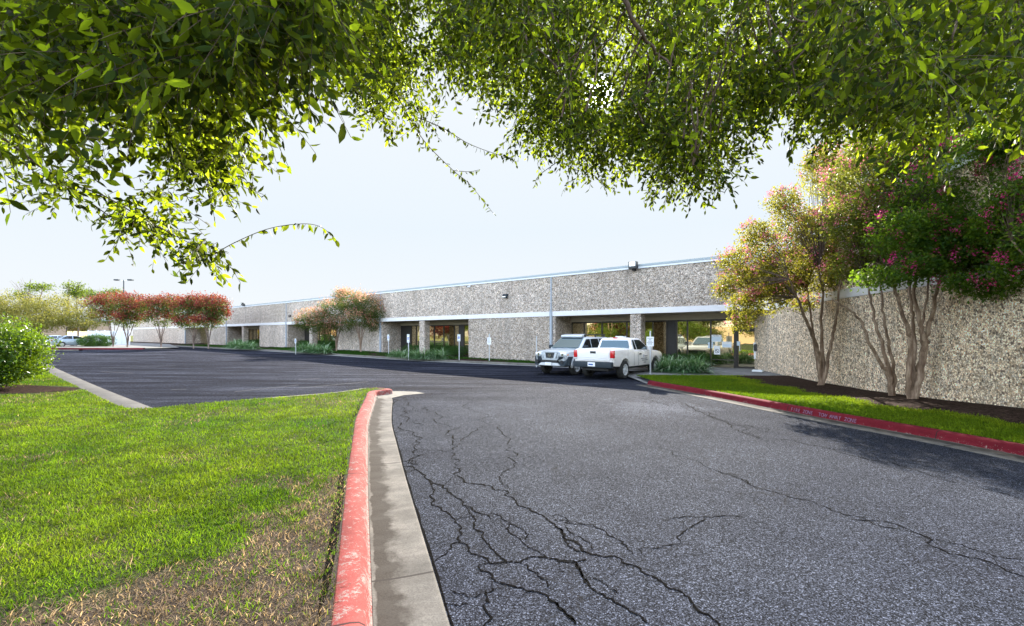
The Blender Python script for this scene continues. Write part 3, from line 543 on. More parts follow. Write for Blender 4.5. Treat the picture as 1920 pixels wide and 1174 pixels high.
# ------------------------------------------------------------------ the office building
bld = empty('office_building', (P0[0], P0[1], 0), 0, 'long low office building of exposed pebble aggregate panels with pale band and recessed entrances', 'building')
inv = Matrix.Translation((-P0[0], -P0[1], 0))
def bpart(name, boxes, mat, parent=None, bev=0, world=False):
    bm = bmesh.new()
    for b_ in boxes: bx(bm, *b_, fn=None if world else BL)
    bmesh.ops.transform(bm, matrix=inv, verts=bm.verts)
    if bev: bevel(bm, bev, 1)
    return mobj(name, bm_mesh(bm), mat, parent or bld)
SEAM = [0, -18.55, -37.1, -55.65, -74.2]
ZB0, ZB1, ZR0, ZR1, ZR2, ZW = 3.04, 3.34, 5.55, 5.66, 5.77, 2.70
FR = (11.85)   # where the facade meets the right wall
for i, s in enumerate(SEAM):
    e = s + 18.55 if i else FR + .1
    bpart('upper_wall', [(s + .015, e - .015, 0, .3, ZB1, ZR0)], M['agg'])
    bpart('band', [(s + .01, e - .01, -.04, .3, ZB0, ZB1)], M['band'])
    bpart('roof_edge', [(s + .004, e - .004, -.05, .42, ZR0, ZR1)], M['cap_white'])
    bpart('roof_flashing', [(s + .004, e - .004, -.08, .46, ZR1, ZR2)], M['cap_grey'])
    bpart('joint_strip', [(s - .035, s + .035, -.065, -.04 + .3, ZB1, ZR0 - .01)], M['pipe'])
    bpart('downpipe', [(s - .08, s + .08, -.10, .05, -.1, ZB0 - .0), (s - .09, s + .09, -.11, -.045, ZB0, ZB1 + .03), (s - .1, s + .1, -.13, -.07, ZB1 + .03, ZB1 + .08)], M['pipe'], bev=.01)
    if i < 4:
        if i: bpart('lower_wall', [(s + 11.1, e - .085, 0, 2.2, -.4, ZB0)], M['agg'])
        bpart('lower_wall', [(s - .0 + .085, s + .3, 0.01, 2.2, -.4, ZB0)], M['agg'])
        en = s + 11.1 if i else 11.9
        bpart('soffit', [(s + .3, en, .02, 2.2, ZB0 - .002, ZB0 + .05), (s + .3, en, 1.9, 2.2, ZW, ZB0 - .003)], M['soffit'])
        bpart('pillar', [(s + 5.35, s + 6.0, .03, .62, -.2, ZB0 - .004)], M['agg'], bev=.02)
        # storefront
        if i == 0: ms = [.32, 1.25, 2.55, 4.25, 5.9, 6.72]; pan = (6.75, 7.28); ms2 = [7.3, 7.9, 9.15, 10.35]
        else: ms = [1.85, 2.55, 3.9, 5.0, 6.2, 7.5, 8.05]; pan = (8.05, 8.6); ms2 = [8.62, 9.75, 10.95]
        z0 = .06 + float(gz(*(P0 + D * (s + 5))))
        bpart('wall_panel', [(s + pan[0] + .03, s + pan[1] - .02, 1.92, 2.1, z0 - .2, ZW - .003)], M['darkpanel'])
        if i: bpart('wall_panel', [(s + .31, s + 1.8, 1.96, 2.1, z0 - .2, ZW - .003)], M['darkpanel'])
        for seq in (ms, ms2):
            for u0, u1 in zip(seq[:-1], seq[1:]):
                a0, a1 = s + u0, s + u1; fw = .035
                rail = .42 if (i == 0 and u0 > 9.1) else .25
                fr = bpart('window', [(a0 - fw + .004, a0 + fw, 1.93, 2.08, z0 - .1, ZW - .004), (a1 - fw, a1 + fw - .004, 1.931, 2.08, z0 - .1, ZW - .005), (a0 + fw, a1 - fw, 1.935, 2.08, ZW - .09, ZW - .004), (a0 + fw, a1 - fw, 1.935, 2.08, z0 - .1, z0 + .05), (a0 + fw, a1 - fw, 1.94, 2.07, z0 + rail, z0 + rail + .06)], M['frame'])
                bpart('pane', [(a0 + fw, a1 - fw, 1.98, 2.02, z0 + .04, ZW - .08)], M['glass'], fr)
        if i == 0:
            d = bpart('door', [(10.38, 10.46, 1.92, 2.08, z0 - .05, ZW - .004), (11.40, 11.50, 1.92, 2.08, z0 - .05, ZW - .004), (10.46, 11.40, 1.925, 2.08, 2.10, 2.20), (10.46, 10.54, 1.95, 2.06, z0 - .04, 2.10), (11.32, 11.40, 1.95, 2.06, z0 - .04, 2.10), (10.54, 11.32, 1.95, 2.06, 2.02, 2.10), (10.54, 11.32, 1.95, 2.06, z0 - .04, z0 + .14), (10.46, 11.40, 1.93, 2.08, ZW - .08, ZW - .004)], M['frame'])
            bpart('pane', [(10.54, 11.32, 1.98, 2.02, z0 + .14, 2.02)], M['glass'], d); bpart('transom_pane', [(10.46, 11.40, 1.985, 2.02, 2.20, ZW - .08)], M['glass'], d)
            bpart('handle', [(10.60, 10.63, 1.86, 1.89, 1.0, 1.35), (10.60, 10.63, 1.88, 1.96, 1.02, 1.05), (10.60, 10.63, 1.88, 1.96, 1.30, 1.33)], M['galv'], d)
            bpart('wall_panel', [(11.50, 12.0, 1.93, 2.1, z0 - .2, ZW - .003)], M['darkpanel'])
        else:
            d = bpart('door', [(s + 1.8, s + 1.88, 1.93, 2.08, z0, ZW - .004)], M['frame']) if False else None
bpart('lower_wall', [(-110, -74.2, 0, 2.2, -.4, ZB0)], M['agg'])
bpart('upper_wall', [(-110, -74.22, 0, .3, ZB1, ZR0)], M['agg']); bpart('band', [(-110, -74.22, -.04, .3, ZB0, ZB1)], M['band'])
bpart('roof_edge', [(-110, -74.21, -.08, .42, ZR0, ZR2)], M['cap_white'])
bpart('lower_wall', [(-63.0, -55.8, 0.02, 2.2, -.4, ZB0)], M['agg'])
bpart('end_wall', [(-110.3, -110.0, 0, 20, -.4, ZR1)], M['agg'])
# roof deck and right wing wall
bm = bmesh.new(); rp = [BL(-110, .3, 0), BL(11.7, .3, 0), (*wallpt(19.5, .3), 0), (30, 4, 0), (30, 40, 0), BL(-60, 40, 0), BL(-110, 20, 0)]
lo = [bm.verts.new((p[0], p[1], ZR0 - .25)) for p in rp]; hi = [bm.verts.new((p[0], p[1], ZR0 - .1)) for p in rp]
bm.faces.new(lo); bm.faces.new(hi)
for i in range(len(rp)): j = (i + 1) % len(rp); bm.faces.new((lo[i], lo[j], hi[j], hi[i]))
bmesh.ops.transform(bm, matrix=inv, verts=bm.verts); mobj('roof', bm_mesh(bm), M['cap_grey'], bld)
def WL(v, o, z): p = wallpt(v, o); return (p[0], p[1], z)
def wpart(name, boxes, mat, bev=0):
    bm = bmesh.new()
    for b_ in boxes: bx(bm, *b_, fn=WL)
    bmesh.ops.transform(bm, matrix=inv, verts=bm.verts)
    if bev: bevel(bm, bev, 1)
    return mobj(name, bm_mesh(bm), mat, bld)
wpart('lower_wall', [(-.3, 9.99, 0, .3, -.4, ZB0 + .0)], M['agg2']); wpart('lower_wall', [(10.01, 19.5, 0, .3, -.4, ZB0)], M['agg2'])
wpart('band', [(2.35, 19.5, -.03, .28, ZB0 + .005, ZB1 - .005)], M['band'])
wpart('upper_wall', [(2.35, 9.99, 0, .3, ZB1, ZR0)], M['agg2']); wpart('upper_wall', [(10.01, 19.5, 0, .3, ZB1, ZR0)], M['agg2'])
wpart('roof_edge', [(2.35, 19.5, -.05, .42, ZR0 + .003, ZR1 - .003)], M['cap_white']); wpart('roof_flashing', [(2.35, 19.5, -.08, .46, ZR1, ZR2 - .003)], M['cap_grey'])
pe = wallpt(19.5, 0)
bpart('end_wall', [(pe[0], 30, pe[1] - .02, pe[1] + .28, -.4, ZR1)], M['agg'], world=True)
# house numbers: transom and wall
def on_facade(me, s, q, z, mat, name, parent=None, flip=False):
    t = Vector((D[0], D[1], 0)); up = Vector((0, 0, 1)); nn = t.cross(up); mt = Matrix((t, up, nn)).transposed().to_4x4(); mt.translation = Vector(BL(s, q, z)) ; me.transform(inv @ mt)
    return mobj(name, me, mat, parent or bld)
on_facade(text_mesh('170/300', .19, .003), 10.93, 1.975, 2.46, M['white'], 'suite_number')
on_facade(text_mesh('170', .42, .02), -36.25, -.02, 3.98, M['darkpanel'], 'suite_number')
# ------------------------------------------------------------------ things fixed to the facade
def free_box(name, boxes, fn, mat, label, cat, bev=.008, group=None, org=None):
    bm = bmesh.new()
    for b_ in boxes: bx(bm, *b_, fn=fn)
    if bev: bevel(bm, bev, 1)
    return tag(mobj(name, bm_mesh(bm), mat), label, cat, group)
def sub(parent, name, boxes, fn, mat, bev=.004):
    bm = bmesh.new()
    for b_ in boxes: bx(bm, *b_, fn=fn)
    if bev: bevel(bm, bev, 1)
    return mobj(name, bm_mesh(bm), mat, parent)
def fs(px):   # facade coordinate seen at photo column px (front plane)
    k = (px - CX) / F; return (P0[1] * k - P0[0]) / (D[0] - D[1] * k)
def zf(px, py): s = fs(px); return CZ + (HY - py) / F * (P0 + D * s)[1]
# big floodlight
s = fs(1191); z = zf(1191, 500)
fl = free_box('floodlight', [(s - .22, s + .22, -.42, -.12, z - .16, z - .02), (s - .22, s - .19, -.42, -.12, z - .02, z + .24), (s + .19, s + .22, -.42, -.12, z - .02, z + .24), (s - .22, s + .22, -.14, -.11, z - .02, z + .24), (s - .06, s + .06, -.28, .0, z - .26, z - .16)], BL, M['black'], 'square black floodlight box on the roof edge above the entrance pillar', 'floodlight')
sub(fl, 'lens', [(s - .18, s + .18, -.40, -.38, z - .02, z + .22)], BL, M['lampclear'])
s = fs(949); z = zf(949, 555)
fl = free_box('wall_light', [(s - .20, s + .20, -.16, 0, z - .03, z + .12), (s + .12, s + .20, -.22, -.16, z - .12, z + .10), (s - .20, s + .2, -.2, 0, z - .13, z - .10)], BL, M['cargrey'], 'small grey box light on the upper wall left of the vertical joint', 'wall light')
sub(fl, 'lens', [(s - .18, s + .11, -.21, -.005, z - .098, z - .035)], BL, M['lampclear'])
s = fs(882); z = zf(882, 538)
cm = free_box('security_camera', [(s - .06, s + .06, -.10, 0, z + .02, z + .10), (s - .16, s + .02, -.30, -.12, z - .05, z + .04), (s - .03, s + .03, -.16, -.02, z - .02, z + .03)], BL, M['white'], 'little white security camera under the roof edge', 'camera'); sub(cm, 'lens', [(s - .14, s - .02, -.315, -.30, z - .04, z + .03)], BL, M['black'])
s = fs(458); z = zf(458, 572)
fl = free_box('floodlight', [(s - .35, s - .02, -.35, -.05, z - .02, z + .30), (s + .10, s + .42, -.35, -.05, z - .12, z + .16), (s - .02, s + .1, -.2, .1, z - .14, z)], BL, M['black'], 'twin headed black floodlight on the roof edge beside the red trees', 'floodlight')
sub(fl, 'lens', [(s - .33, s - .04, -.365, -.35, z, z + .28)], BL, M['lampclear'])
# notices and box at the door (glazing plane)
Pb = P0 + N * 1.98
def gsx(px): k = (px - CX) / F; return (Pb[1] * k - Pb[0]) / (D[0] - D[1] * k)
def gzx(px, py): s = gsx(px); return CZ + (HY - py) / F * (Pb + D * s)[1]
def notice(x0, y0, x1, y1, lines, label, mat, cat='notice', tm='txt', qo=1.955):
    a, b_ = gsx(x0), gsx(x1); zt, zb = gzx(x0, y0), gzx(x0, y1)
    n_ = free_box('notice', [(a, b_, qo, qo + .012, zb, zt)], BL, mat, label, cat, .001, None)
    bm = bmesh.new(); h = (zt - zb); cx = (a + b_) / 2
    for txt, fy, sz in lines:
        me = text_mesh(txt, sz * h, .001); t = Vector((D[0], D[1], 0)); up = Vector((0, 0, 1)); nn = t.cross(up)
        mt = Matrix((t, up, nn)).transposed().to_4x4(); mt.translation = Vector(BL(cx, qo - .003, zb + h * fy)); me.transform(mt); bm.from_mesh(me)
    if lines: mobj('lettering', bm_mesh(bm), M[tm], n_)
    return n_, a, b_, zb, zt
n_, a, b_, zb, zt = notice(1333, 628, 1353, 641, [('NOTICE', .84, .20)], 'white and pale blue notice sheet, highest on the glass left of the door', M['white'])
sub(n_, 'printed_area', [(a + .04, b_ - .04, 1.949, 1.956, zb + .04, zb + (zt - zb) * .72)], BL, M['paper'], 0)
n_, a, b_, zb, zt = notice(1354, 640.5, 1372, 651.5, [], 'wide pale poster on the glass right beside the door frame', M['white']); sub(n_, 'printed_area', [(a + .03, b_ - .03, 1.949, 1.956, zb + .03, zb + (zt - zb) * .55)], BL, M['paper'], 0)
n_, a, b_, zb, zt = notice(1327.5, 642, 1337, 653, [], 'small lilac paper on the glass beside the mullion', M['paper'])
n_, a, b_, zb, zt = notice(1339, 648.5, 1350.5, 664.5, [], 'white prohibition sign with a crossed ring, lowest on the glass', M['white'], 'sign')
def disc_ring(s, q, z, r0, r1, mat, parent, bar=True, name='symbol'):
    bm = bmesh.new(); k = 20; R = [[bm.verts.new(BL(s + r * math.cos(t * 2 * math.pi / k), q, z + r * math.sin(t * 2 * math.pi / k))) for t in range(k)] for r in (r0, r1)]
    for i in range(k): j = (i + 1) % k; bm.faces.new((R[0][i], R[0][j], R[1][j], R[1][i]))
    if bar:
        c = .707; w_ = .012; bm.faces.new([bm.verts.new(BL(s + x, q - .001, z + y)) for x, y in ((-r1 * c - w_, r1 * c - w_), (-r1 * c + w_, r1 * c + w_), (r1 * c + w_, -r1 * c + w_), (r1 * c - w_, -r1 * c - w_))])
    return mobj(name, bm_mesh(bm), mat, parent)
disc_ring((a + b_) / 2, 1.951, zb + (zt - zb) * .38, (b_ - a) * .28, (b_ - a) * .36, M['txt'], n_)
n_, a, b_, zb, zt = notice(1380, 640, 1388, 648, [], 'small grey sticker sheet on the glass door', M['paper'], qo=1.935)
def WLp(v, o, z): return WL(v, -o, z)
s0 = 11.30
mbx = free_box('mail_box', [(s0 + .02, s0 + .26, 1.62, 1.80, 1.02, 1.38)], BL, M['black'], 'black rounded box fixed on a white plate by the door', 'box', .04)
sub(mbx, 'back_plate', [(s0 - .02, s0 + .30, 1.80, 1.83, .98, 1.46), (s0 + .0, s0 + .28, 1.79, 1.82, .62, .97), (s0 + .10, s0 + .18, 1.83, 1.93, .7, 1.3)], BL, M['white'])
bk = free_box('splash_block', [(12.0 - .35, 12.0 + .1, -.02 - .35, -.02 + .0, .12, .20)], BL, M['cap_white'], 'small white block on the ground at the corner by the door', 'block')
# parking signs
def sign(px, ytop, ybot, yg, wpx, mode, label, group='parking signs on thin posts'):
    b0 = at(px, yg, .12); Y = b0[1]; zt = CZ + (HY - ytop) / F * Y; zb = CZ + (HY - ybot) / F * Y; wd = max(.30, wpx / F * Y)
    if mode != 'post': wd = .27 if mode != 'text' else .34
    t = empty('parking_sign' if mode != 'post' else 'metal_post', (b0[0], b0[1], b0[2]), math.atan2(D[1], D[0]), label, 'sign' if mode != 'post' else 'post', group if mode != 'post' else None)
    bm = bmesh.new(); top = zt - b0[2] + (.25 if mode == 'text' else -.02); bx(bm, -.03, .03, -.02, .02, -.2, top); bevel(bm, .006, 1); mobj('post', bm_mesh(bm), M['galv'], t)
    if mode == 'post': return t
    bm = bmesh.new(); bx(bm, -wd / 2, wd / 2, -.032, -.026, zb - b0[2], zt - b0[2]); pl = mobj('sign_plate', bm_mesh(bm), M['white'], t)
    zc = (zt + zb) / 2 - b0[2]; h = zt - zb
    def tx(s_, fy, size, mat, nm='lettering'):
        me = text_mesh(s_, size, .001); me.transform(Matrix.Translation((0, -.034, zc + fy * h)) @ Matrix.Rotation(math.pi / 2, 4, 'X')); mobj(nm, me, M[mat], pl)
    if mode == 'text':
        for i, l in enumerate(('RESERVED', 'PARKING', 'FOR', 'TENANTS')[:4]): pass
        bm = bmesh.new()
        for i, (l0, l1) in enumerate(((-.7, .7), (-.35, .35), (-.55, .55), (-.8, .8), (-.6, .6))):   # unreadable printed lines
            z_ = zc + h * (.30 - i * .15); x = l0 * wd / 2
            while x < l1 * wd / 2 - .01: ww = RNG.uniform(.015, .035); bx(bm, x, min(x + ww, l1 * wd / 2), -.036, -.032, z_, z_ + h * .055); x += ww + .012
        mobj('lettering', bm_mesh(bm), M['txt'], pl)
    else:
        bm = bmesh.new(); sx = wd * .34 * .8; bx(bm, -sx, sx, -.035, -.032, zc - .10, zc + .10); bl = mobj('symbol_panel', bm_mesh(bm), M['blue'], pl)
        bm = bmesh.new()      # wheelchair figure
        for i in range(14):
            a0 = -2.5 + i * .28; a1 = a0 + .3
            for_ = [(r * math.cos(a_) - .005, -.037, zc - .035 + r * math.sin(a_)) for r, a_ in ((.040, a0), (.052, a0), (.052, a1), (.040, a1))]; bm.faces.new([bm.verts.new(q) for q in for_])
        bx(bm, -.012, .006, -.039, -.036, zc - .03, zc + .045); bx(bm, -.01, .035, -.039, -.036, zc + .0, zc + .012); bx(bm, -.01, .035, -.039, -.036, zc - .035, zc - .022); bx(bm, .028, .04, -.039, -.036, zc - .075, zc - .025); cyl(bm, (-.003, -.0375, zc + .065), .014, .003, 'y', 10)
        mobj('symbol', bm_mesh(bm), M['white'], bl)
        bm = bmesh.new()
        for z_, l_ in ((zc + h * .40, .8), (zc - h * .40, .7)): bx(bm, -wd / 2 * l_, wd / 2 * l_, -.036, -.032, z_ - .012, z_ + .012)
        mobj('lettering', bm_mesh(bm), M['txtg'], pl)
    return t
sign(728.5, 627.5, 638.5, 664, 7, 'small', 'wheelchair parking sign in front of the wall left of the middle window bay')
sign(766, 627, 642.5, 672.5, 8, 'small', 'wheelchair parking sign before the dark door of the middle bay')
sign(861, 627, 640, 675, 8, 'small', 'wheelchair parking sign at the right end of the middle window bay')
sign(917.5, 633, 646, 676, 8, 'text', 'white worded parking sign standing alone before the plain pebble wall')
sign(554.5, 635, 644, 662, 6, 'small', 'farthest wheelchair parking sign, before the bay with the two half-pink trees')
sign(1219.5, 631.5, 649, 701, 11, 'text', 'white worded parking sign right of the white pickup')
sign(1006, 630, 640, 684.5, 3, 'post', 'bare thin steel post against the wall left of the silver SUV')

# ------------------------------------------------------------------ foliage tools
def leaf_quads(C, L, W, rng=RNG, updir=None, fold=.25, droop=.0):
    """rhombic folded leaves at centres C; returns verts and triangles"""
    n = len(C); d = rng.normal(size=(n, 3)); d[:, 2] -= droop; d /= np.linalg.norm(d, axis=1)[:, None]
    r = rng.normal(size=(n, 3)); s = np.cross(d, r); s /= np.linalg.norm(s, axis=1)[:, None]; nn = np.cross(s, d)
    L = (L * (.6 + .8 * rng.random(n)))[:, None]; W = W / 1.0 * (L / L.mean())
    b = C - d * L * .5; t = C + d * L * .5; l = C + s * W * .5 + nn * W * fold; r_ = C - s * W * .5 + nn * W * fold
    V = np.stack((b, l, t, r_), 1).reshape(-1, 3); o = np.arange(n)[:, None] * 4
    return V, np.concatenate((o + [0, 2, 1], o + [0, 3, 2]), 0)
def clump_points(blobs, nclump, per, sig, shell=.55, rng=RNG, flat=.7):
    """clump centres in the outer part of the ellipsoids"""
    vol = np.array([b[3] * b[4] * b[5] for b in blobs]) ** (2 / 3); pr = vol / vol.sum(); idx = rng.choice(len(blobs), nclump, p=pr); B = np.array(blobs)[idx]
    u = rng.normal(size=(nclump, 3)); u /= np.linalg.norm(u, axis=1)[:, None]; r = (shell + (1 - shell) * rng.random(nclump)) * (1 + rng.normal(0, .07, nclump))
    C = B[:, :3] + u * r[:, None] * B[:, 3:6]
    P = np.repeat(C, per, axis=0) + rng.normal(size=(nclump * per, 3)) * sig * np.array((1, 1, flat)); return C, P, u
def multi_tree(name, label, cat, base, stems, blobs, nclump, per, leafL, leafW, sig, leafmat, flower=None, group=None, barkmat='myrtle_bark', twigs=60, shell=.45, extra=None, droop=0.0):
    """stems: list of (list of points relative to base, r0, r1)"""
    base = np.array(base, float); t = empty(name, tuple(base), 0, label, cat, group); lst = []; ends = []
    for pts, r0, r1 in stems:
        p = spline(np.array(pts, float), 5); p[1:-1] += RNG.normal(0, .012, (len(p) - 2, 3)); rr = np.linspace(r0, r1, len(p)) * .82; rr[:3] *= (1.5, 1.2, 1.05)[:len(rr[:3])]
        lst.append((p, rr)); ends += [(p[int(len(p) * f)], rr[int(len(p) * f)]) for f in (.4, .55, .68, .82, .98)]
    mobj('trunk', tubes_mesh(lst, 9), M[barkmat], t)
    B = np.array(blobs, float); B[:, :3] -= base
    C, P, u = clump_points(B.tolist(), nclump, per, sig, shell)
    E = np.array([e[0] for e in ends]); br = []
    for c in C[RNG.choice(len(C), min(twigs, len(C)), replace=False)]:
        k = np.argmin(np.linalg.norm((E - c) * (1, 1, .8), axis=1)); a = E[k]; m = (a + c) / 2 + RNG.normal(0, .10, 3) + np.array((0, 0, .12)); br.append((spline([a, m, c], 4), np.linspace(min(ends[k][1] * .5, .014), .003, 9)))
    mobj('branches', tubes_mesh(br, 5), M['tree_bark'], t)
    V, T = leaf_quads(P, leafL, leafW, droop=droop); mobj('crown', np_mesh(V, T, 3), leafmat, t)
    if flower:
        fm, nfl, fper, fs_, fsig, up = flower
        Cf, Pf, uf = clump_points(B.tolist(), nfl * 4, 1, .02, .92); k = uf[:, 2] > up; Cf = Cf[k][:nfl]
        Pf = np.repeat(Cf, fper, axis=0) + RNG.normal(size=(len(Cf) * fper, 3)) * fsig * np.array((1, 1, 1.4)); V, T = leaf_quads(Pf, fs_, fs_ * .8); mobj('flowers', np_mesh(V, T, 3), fm, t)
    return t
LM = {}
LM['myr'] = m_leaf('myrtle_leaf', [(0, (.012, .032, .006)), (.5, (.045, .075, .010)), (.8, (.12, .13, .02)), (1, (.20, .10, .05))], (.55, .52, .05), .36)
LM['myrg'] = m_leaf('myrtle_leaf_green', [(0, (.008, .024, .006)), (.5, (.018, .055, .010)), (.85, (.05, .10, .012)), (1, (.12, .13, .02))], (.34, .56, .03), .34)
LM['myrm'] = m_leaf('myrtle_leaf_mixed', [(0, (.012, .03, .008)), (.5, (.04, .08, .012)), (.8, (.10, .12, .02)), (1, (.16, .08, .05))], (.42, .46, .05), .32)
LM['myrd'] = m_leaf('myrtle_leaf_dark', [(0, (.010, .028, .010)), (.6, (.028, .062, .018)), (1, (.085, .09, .025))], (.32, .42, .05), .30)
LM['pink'] = m_leaf('blossom_pink', [(0, (.45, .05, .15)), (.5, (.65, .14, .25)), (1, (.75, .30, .34))], (.85, .25, .32), .35)
LM['mag'] = m_leaf('blossom_magenta', [(0, (.45, .02, .12)), (.6, (.65, .04, .22)), (1, (.70, .12, .32))], (.85, .10, .35), .30)
LM['redt'] = m_leaf('blossom_rust', [(0, (.05, .008, .014)), (.4, (.15, .018, .026)), (.75, (.22, .05, .03)), (1, (.32, .17, .06))], (.55, .12, .06), .24)
LM['rose'] = m_leaf('blossom_rose', [(0, (.20, .06, .06)), (.5, (.42, .19, .12)), (1, (.50, .38, .20))], (.90, .48, .30), .34)
LM['shrub'] = m_leaf('shrub_leaf', [(0, (.008, .028, .003)), (.5, (.024, .065, .005)), (1, (.10, .17, .01))], (.34, .52, .01), .26, .32, .3)
LM['hedge'] = m_leaf('hedge_leaf', [(0, (.012, .04, .010)), (.6, (.03, .08, .018)), (1, (.06, .12, .03))], (.15, .35, .05), .25)
LM['mesq'] = m_leaf('feathery_leaf', [(0, (.02, .03, .006)), (.4, (.07, .085, .012)), (.75, (.17, .17, .04)), (1, (.24, .20, .13))], (.55, .52, .08), .3)
LM['green'] = m_leaf('tree_leaf', [(0, (.015, .035, .006)), (.5, (.04, .08, .012)), (1, (.10, .13, .02))], (.35, .46, .03), .3)
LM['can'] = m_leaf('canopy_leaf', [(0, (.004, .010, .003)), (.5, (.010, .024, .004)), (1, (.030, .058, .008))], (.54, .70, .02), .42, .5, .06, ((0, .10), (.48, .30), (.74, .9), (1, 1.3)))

# ---- right: three crepe myrtles against the wall (and a fourth just outside the frame)
def R3(p, b): return tuple(np.array(p) - np.array(b))
b1 = np.array((10.32, 15.2, float(island_z(np.array([10.3]), np.array([15.2]))[0])))
def st(b, pxs, Y, r0, r1):     # stem through photo columns at heights, depth list
    pts = [(0, 0, -.1)]
    for (px, py), y in zip(pxs, Y): pts.append(tuple(dp(px, py, y) - b))
    return (pts, r0, r1)
stems = [st(b1, [(1538, 700), (1533, 655), (1515, 610), (1497, 565), (1480, 525)], [15.2, 15.1, 14.8, 14.4, 14.0], .10, .03), st(b1, [(1543, 700), (1541, 650), (1540, 600), (1542, 550), (1535, 500)], [15.2, 15.2, 15.1, 15.0, 14.8], .09, .03),
         st(b1, [(1548, 700), (1556, 655), (1563, 620), (1570, 585), (1575, 540), (1590, 490)], [15.1, 15, 14.9, 14.7, 14.5, 14.2], .08, .025), st(b1, [(1536, 700), (1526, 640), (1520, 590), (1512, 540)], [15.3, 15.4, 15.5, 15.5], .07, .025)]
def blobs_px(L, kf=1.0): return [(*dp(x, y, Y), rx, ry, rz) for x, y, Y, rx, ry, rz in [(a, b, c * kf, d * kf, e, f * kf) for a, b, c, d, e, f in L]]
bl1 = blobs_px([(1430, 560, 14.2, .75, .8, .55), (1398, 575, 14.0, .5, .6, .55), (1470, 500, 14.2, .95, 1.0, .7), (1430, 465, 14.4, .75, .9, .5), (1490, 420, 14.6, .75, .9, .65), (1385, 520, 14.0, .55, .7, .42), (1540, 440, 14.4, .9, 1.0, .8), (1530, 515, 14.2, .8, .9, .7), (1590, 400, 14.8, .9, 1, .9), (1560, 330, 15.2, .95, 1, .75), (1600, 480, 14.0, .8, .9, .7), (1510, 570, 14.6, .45, .5, .3), (1388, 608, 13.7, .33, .35, .30), (1372, 488, 14.0, .5, .6, .35), (1415, 435, 14.2, .5, .6, .35), (1470, 378, 14.5, .6, .7, .45), (1540, 300, 15.0, .6, .7, .45), (1360, 545, 13.8, .35, .4, .3), (1425, 520, 14.0, .7, .7, .5), (1465, 545, 14.0, .6, .7, .4)], 1.09)
multi_tree('crepe_myrtle', 'crepe myrtle with yellow green leaves and pale pink tips, nearest the entrance door', 'tree', b1, stems, bl1, 3300, 12, .078, .044, .11, LM['myr'], (LM['pink'], 420, 14, .05, .055, .1), 'crepe myrtles against the right wall', twigs=200)
b2 = np.array((9.82, 11.75, float(island_z(np.array([9.82]), np.array([11.75]))[0])))
stems = [st(b2, [(1664, 700), (1650, 680), (1628, 640), (1613, 600), (1590, 580), (1560, 560)], [11.75, 11.7, 11.6, 11.5, 11.5, 11.6], .07, .02), st(b2, [(1668, 700), (1655, 650), (1640, 600), (1632, 560), (1620, 510)], [11.7, 11.7, 11.7, 11.7, 11.8], .07, .02), st(b2, [(1676, 705), (1668, 650), (1660, 610), (1654, 560), (1648, 500)], [11.7, 11.7, 11.6, 11.6, 11.5], .06, .02)]
bl2 = blobs_px([(1620, 330, 12.4, 1.0, 1.1, .8), (1660, 280, 12.6, 1.1, 1.1, .7), (1600, 420, 12.2, .8, .9, .8), (1650, 400, 11.9, .8, 1, .8), (1640, 470, 11.8, .7, .8, .5), (1590, 500, 12.4, .5, .6, .4), (1700, 330, 12.3, .9, 1, .8)])
multi_tree('crepe_myrtle', 'slender crepe myrtle leaning left, behind the thickest trunk on the right', 'tree', b2, stems, bl2, 1900, 13, .072, .042, .10, LM['myrm'], (LM['pink'], 220, 14, .045, .055, -.1), 'crepe myrtles against the right wall', twigs=120)
b3 = np.array((9.62, 10.95, float(island_z(np.array([9.62]), np.array([10.95]))[0])))
stems = [st(b3, [(1702, 715), (1708, 660), (1703, 620), (1692, 590), (1680, 550), (1660, 500)], [10.95, 10.9, 10.8, 10.7, 10.5, 10.3], .085, .03), st(b3, [(1712, 715), (1714, 660), (1714, 620), (1708, 570), (1700, 510), (1690, 440)], [10.95, 11, 11.1, 11.1, 11.1, 11], .07, .025),
         st(b3, [(1722, 710), (1732, 660), (1733, 635), (1722, 600), (1713, 545), (1720, 480)], [10.9, 10.8, 10.7, 10.7, 10.7, 10.6], .11, .03), st(b3, [(1724, 710), (1734, 660), (1736, 632), (1748, 590), (1755, 550), (1775, 490)], [10.85, 10.8, 10.7, 10.5, 10.3, 10], .09, .03), st(b3, [(1730, 660), (1728, 620), (1738, 560), (1742, 500)], [10.8, 10.8, 10.9, 11], .05, .02)]
bl3 = blobs_px([(1740, 440, 10.2, .8, .9, .7), (1690, 440, 10.3, .7, .8, .6), (1790, 470, 9.8, .8, .9, .6), (1760, 360, 10.6, 1.0, 1.1, .8), (1830, 400, 9.9, .9, 1, .8), (1850, 480, 9.5, .7, .8, .55), (1700, 500, 10.1, .55, .6, .35), (1650, 520, 10.2, .45, .6, .3), (1830, 300, 10.6, 1.0, 1, .8), (1890, 350, 10.2, .9, 1, .9), (1740, 500, 9.9, .5, .6, .35), (1800, 530, 9.3, .35, .4, .22), (1860, 545, 9.0, .3, .4, .18), (1790, 262, 10.9, .9, .9, .7), (1730, 280, 11.2, .8, .8, .6)])
multi_tree('crepe_myrtle', 'thick trunked crepe myrtle with magenta blossoms over the mulch bed', 'tree', b3, stems, bl3, 3800, 12, .070, .040, .10, LM['myrg'], (LM['mag'], 150, 34, .036, .050, -.5), 'crepe myrtles against the right wall', twigs=200)
b4 = np.array((8.95, 7.15, .52))
stems = [([(0, 0, -.1), (.0, .1, .8), (.0, .3, 1.6), (.0, .6, 2.4), (-.1, .9, 3.0)], .07, .02), ([(0, 0, -.1), (.05, -.2, 1.0), (0, -.6, 2.0), (-.1, -1.0, 3.0)], .07, .02)]
